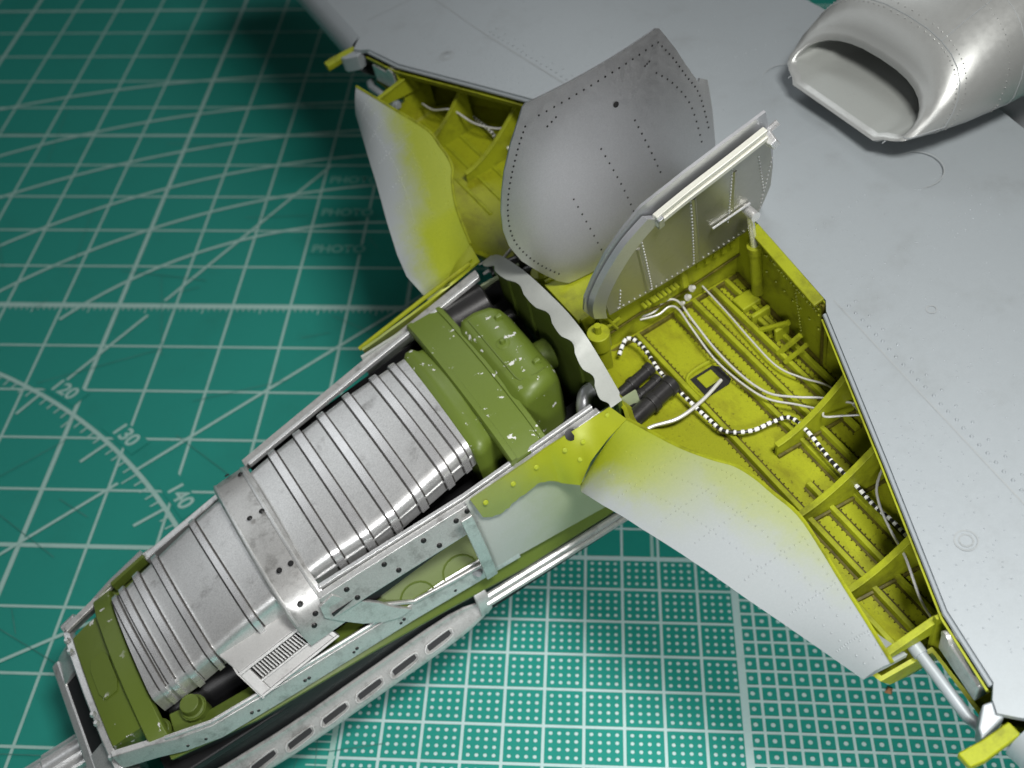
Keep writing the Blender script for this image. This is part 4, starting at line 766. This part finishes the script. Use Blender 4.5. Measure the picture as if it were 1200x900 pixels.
MB().loft([[dr_pt(2.18, 1.55, .08), dr_pt(2.30, 1.62, .08), dr_pt(2.42, 1.42, .08), dr_pt(2.30, 1.36, .08)], [dr_pt(2.22, 1.53, .22), dr_pt(2.29, 1.57, .22), dr_pt(2.37, 1.44, .22), dr_pt(2.30, 1.40, .22)]]).build('latch_block', BRIGHT, dR, bevel=.015)
MB().tube([dr_pt(2.36, 1.5, .02), dr_pt(2.47, 1.56, .03)], .035, 8).build('hook', BRIGHT, dR)
MB().loft([[dr_pt(.93, 1.30, .05), dr_pt(.99, 1.33, .05), dr_pt(1.02, 1.16, .05), dr_pt(.95, 1.14, .05)], [dr_pt(.93, 1.30, .18), dr_pt(.99, 1.33, .18), dr_pt(1.02, 1.16, .18), dr_pt(.95, 1.14, .18)]]).build('clip', SATIN, dR, bevel=.012)
rv = MB()
for p0, p1, m in (((.80, .98), (1.05, -.2), 18), ((1.35, 1.3), (1.62, -.2), 22), ((1.85, 1.38), (2.0, .3), 18), ((2.2, 1.3), (2.45, .5), 12), ((.6, .2), (.62, -.2), 6), ((.6, -.2), (2.4, -.2), 26), ((2.42, 1.1), (2.48, .1), 14)):
    for k in range(m):
        a, n = lerp(p0[0], p1[0], k/(m-1)), lerp(p0[1], p1[1], k/(m-1)); rv.dome(dr_pt(a, n, .116), (0, .95, -.2), .012, .012, 5)
rv.build('rivets', BRIGHT, lin, kind='stuff')
for p0, p1 in (((.76, .9), (1.0, -.22)), ((1.4, 1.25), (1.68, -.22)), ((1.9, 1.3), (2.02, .5))):
    MB().loft([[dr_pt(lerp(p0[0], p1[0], t)+x, lerp(p0[1], p1[1], t), .113+d) for x, d in ((-.03, 0), (-.008, .018), (.008, .018), (.03, 0))] for t in (0, .5, 1)]).build('stiffener', INNER, lin)
MB().tube([dr_pt(1.75, .42, .14), dr_pt(2.25, .46, .14)], .014, 6).build('liner_rod', BRIGHT, lin)

# ---- radiator scoop behind the bay
def dring(a0, hw, n0, n1, rake, e=2.5):
    r = [(lerp(-hw*.70, hw*.70, k/8), n0) for k in range(9)]; nc = n0+.32*(n1-n0)
    for k in range(1, 24):
        t = math.radians(lerp(-42, 222, (k-1)/22)); c_, s_ = math.cos(t), math.sin(t)
        x = hw*math.copysign(abs(c_)**(2/e), c_); y = nc+((n1-nc) if s_ > 0 else (nc-n0))*math.copysign(abs(s_)**(2/e), s_); r.append((x, y))
    return [(a0+rake*min(1, max(0, (n-n0)/max(.05, n1-n0))), s, n) for s, n in r]
outer = [dring(4.17, .93, .165, .485, .64), dring(4.11, .935, .16, .49, .67), dring(4.075, .95, .152, .51, .68), dring(4.065, .975, .138, .54, .69), dring(4.10, 1.02, .122, .60, .69), dring(4.16, 1.045, .108, .66, .69), dring(4.25, 1.08, .08, .78, .66), dring(4.5, 1.14, .02, .90, .62), dring(4.9, 1.19, -.08, 1.02, .5), dring(5.5, 1.22, -.2, 1.15, .4), dring(6.6, 1.24, -.35, 1.28, .2), dring(8.5, 1.2, -.5, 1.25, 0), dring(11, 1.0, -.9, .9, 0), dring(15, .6, -1.6, .0, 0)]
so = MB().loft(outer, caps=False).build('radiator_scoop', SCOOPM, root, angle=50)
MB().loft([dring(4.16, .932, .164, .486, .645), dring(4.4, .93, .168, .50, .55), dring(5.2, .92, .16, .70, .2), dring(6.3, .85, .12, .8, 0)], caps=False).build('scoop_duct', SCOOPIN, so, angle=50)
MB().loft([dring(5.20, .95, .05, .80, .1), dring(5.24, .95, .05, .80, .1)]).build('dark_radiator_face', BLACK, so, smooth=False)  # black face set forward to paint the scoop's inside as deep shade
g = MB()
def on_ring(i, j): return Vector(outer[i][j % len(outer[i])])
def seam_line(pts, wd=.012): g.tube(pts, wd/2, 5)
nn = len(outer[0])
for j in (12, 29): seam_line([on_ring(i, j)+Vector((0, 0, .0)) for i in (2, 3, 4, 5, 6, 7)], .014)
seam_line([on_ring(7, j) for j in range(9, nn)], .012); seam_line([on_ring(9, j) for j in range(9, nn)], .010)
seam_line([on_ring(i, 18) for i in (7, 8, 9, 10)], .010); seam_line([on_ring(i, 10) for i in (7, 8, 9, 10)], .012)
for s in (-.80, .80): seam_line([(4.09, s, .158), (4.38, s, .20), (5.0, s, .155)], .012)
g.build('panel_lines', PLINE, so, kind='stuff')
rv = MB()
for i0, i1, t in ((6, 7, .85), (7, 8, .25), (8, 9, .6), (9, 10, .3)):
    for j in range(9, nn):
        for f in (0, .33, .66):
            p = on_ring(i0, j).lerp(on_ring(i1, j), t); q = on_ring(i0, j+1).lerp(on_ring(i1, j+1), t); c = p.lerp(q, f)
            nrm = Vector((-.2, c.y/1.2, max(.15, c.z-.2))); rv.dome(c, nrm, .011, .010, 5)
rv.build('rivets', SCOOPM, so, kind='stuff')

# ---- hidden remainder of the fuselage that carries the model on the mat
def fring(a, hw, n0, n1): return [(a, hw*math.cos(t), lerp(n0, n1, .5+.5*math.sin(t))) for t in [2*math.pi*k/20 for k in range(20)]]
MB().loft([fring(.1, .95, -3.5, -1.15), fring(1.5, 1.15, -4.2, -1.2), fring(3, 1.2, -4.6, -1.1), fring(5.3, 1.15, -4.6, -.5), fring(8.5, .95, -4.0, -.5), fring(13, .55, -3.2, -.9), fring(17, .25, -2.7, -1.5)]).build('fuselage', SATIN, root, angle=60)
MB().loft([fring(2.0, .5, -4.5, -3.8), fring(2.8, .65, -5.24, -3.8), fring(3.8, .68, -5.42, -3.8), fring(5.2, .6, -5.2, -3.8), fring(6.6, .3, -4.6, -3.8)]).build('canopy', SATIN, root, angle=60)
MB().prism([(14.5, -.06, -3.0), (17.2, -.06, -2.7), (17.6, -.06, -5.2), (16.3, -.06, -5.2)], (0, .12, 0)).build('tail_fin', SATIN, root, bevel=.03)
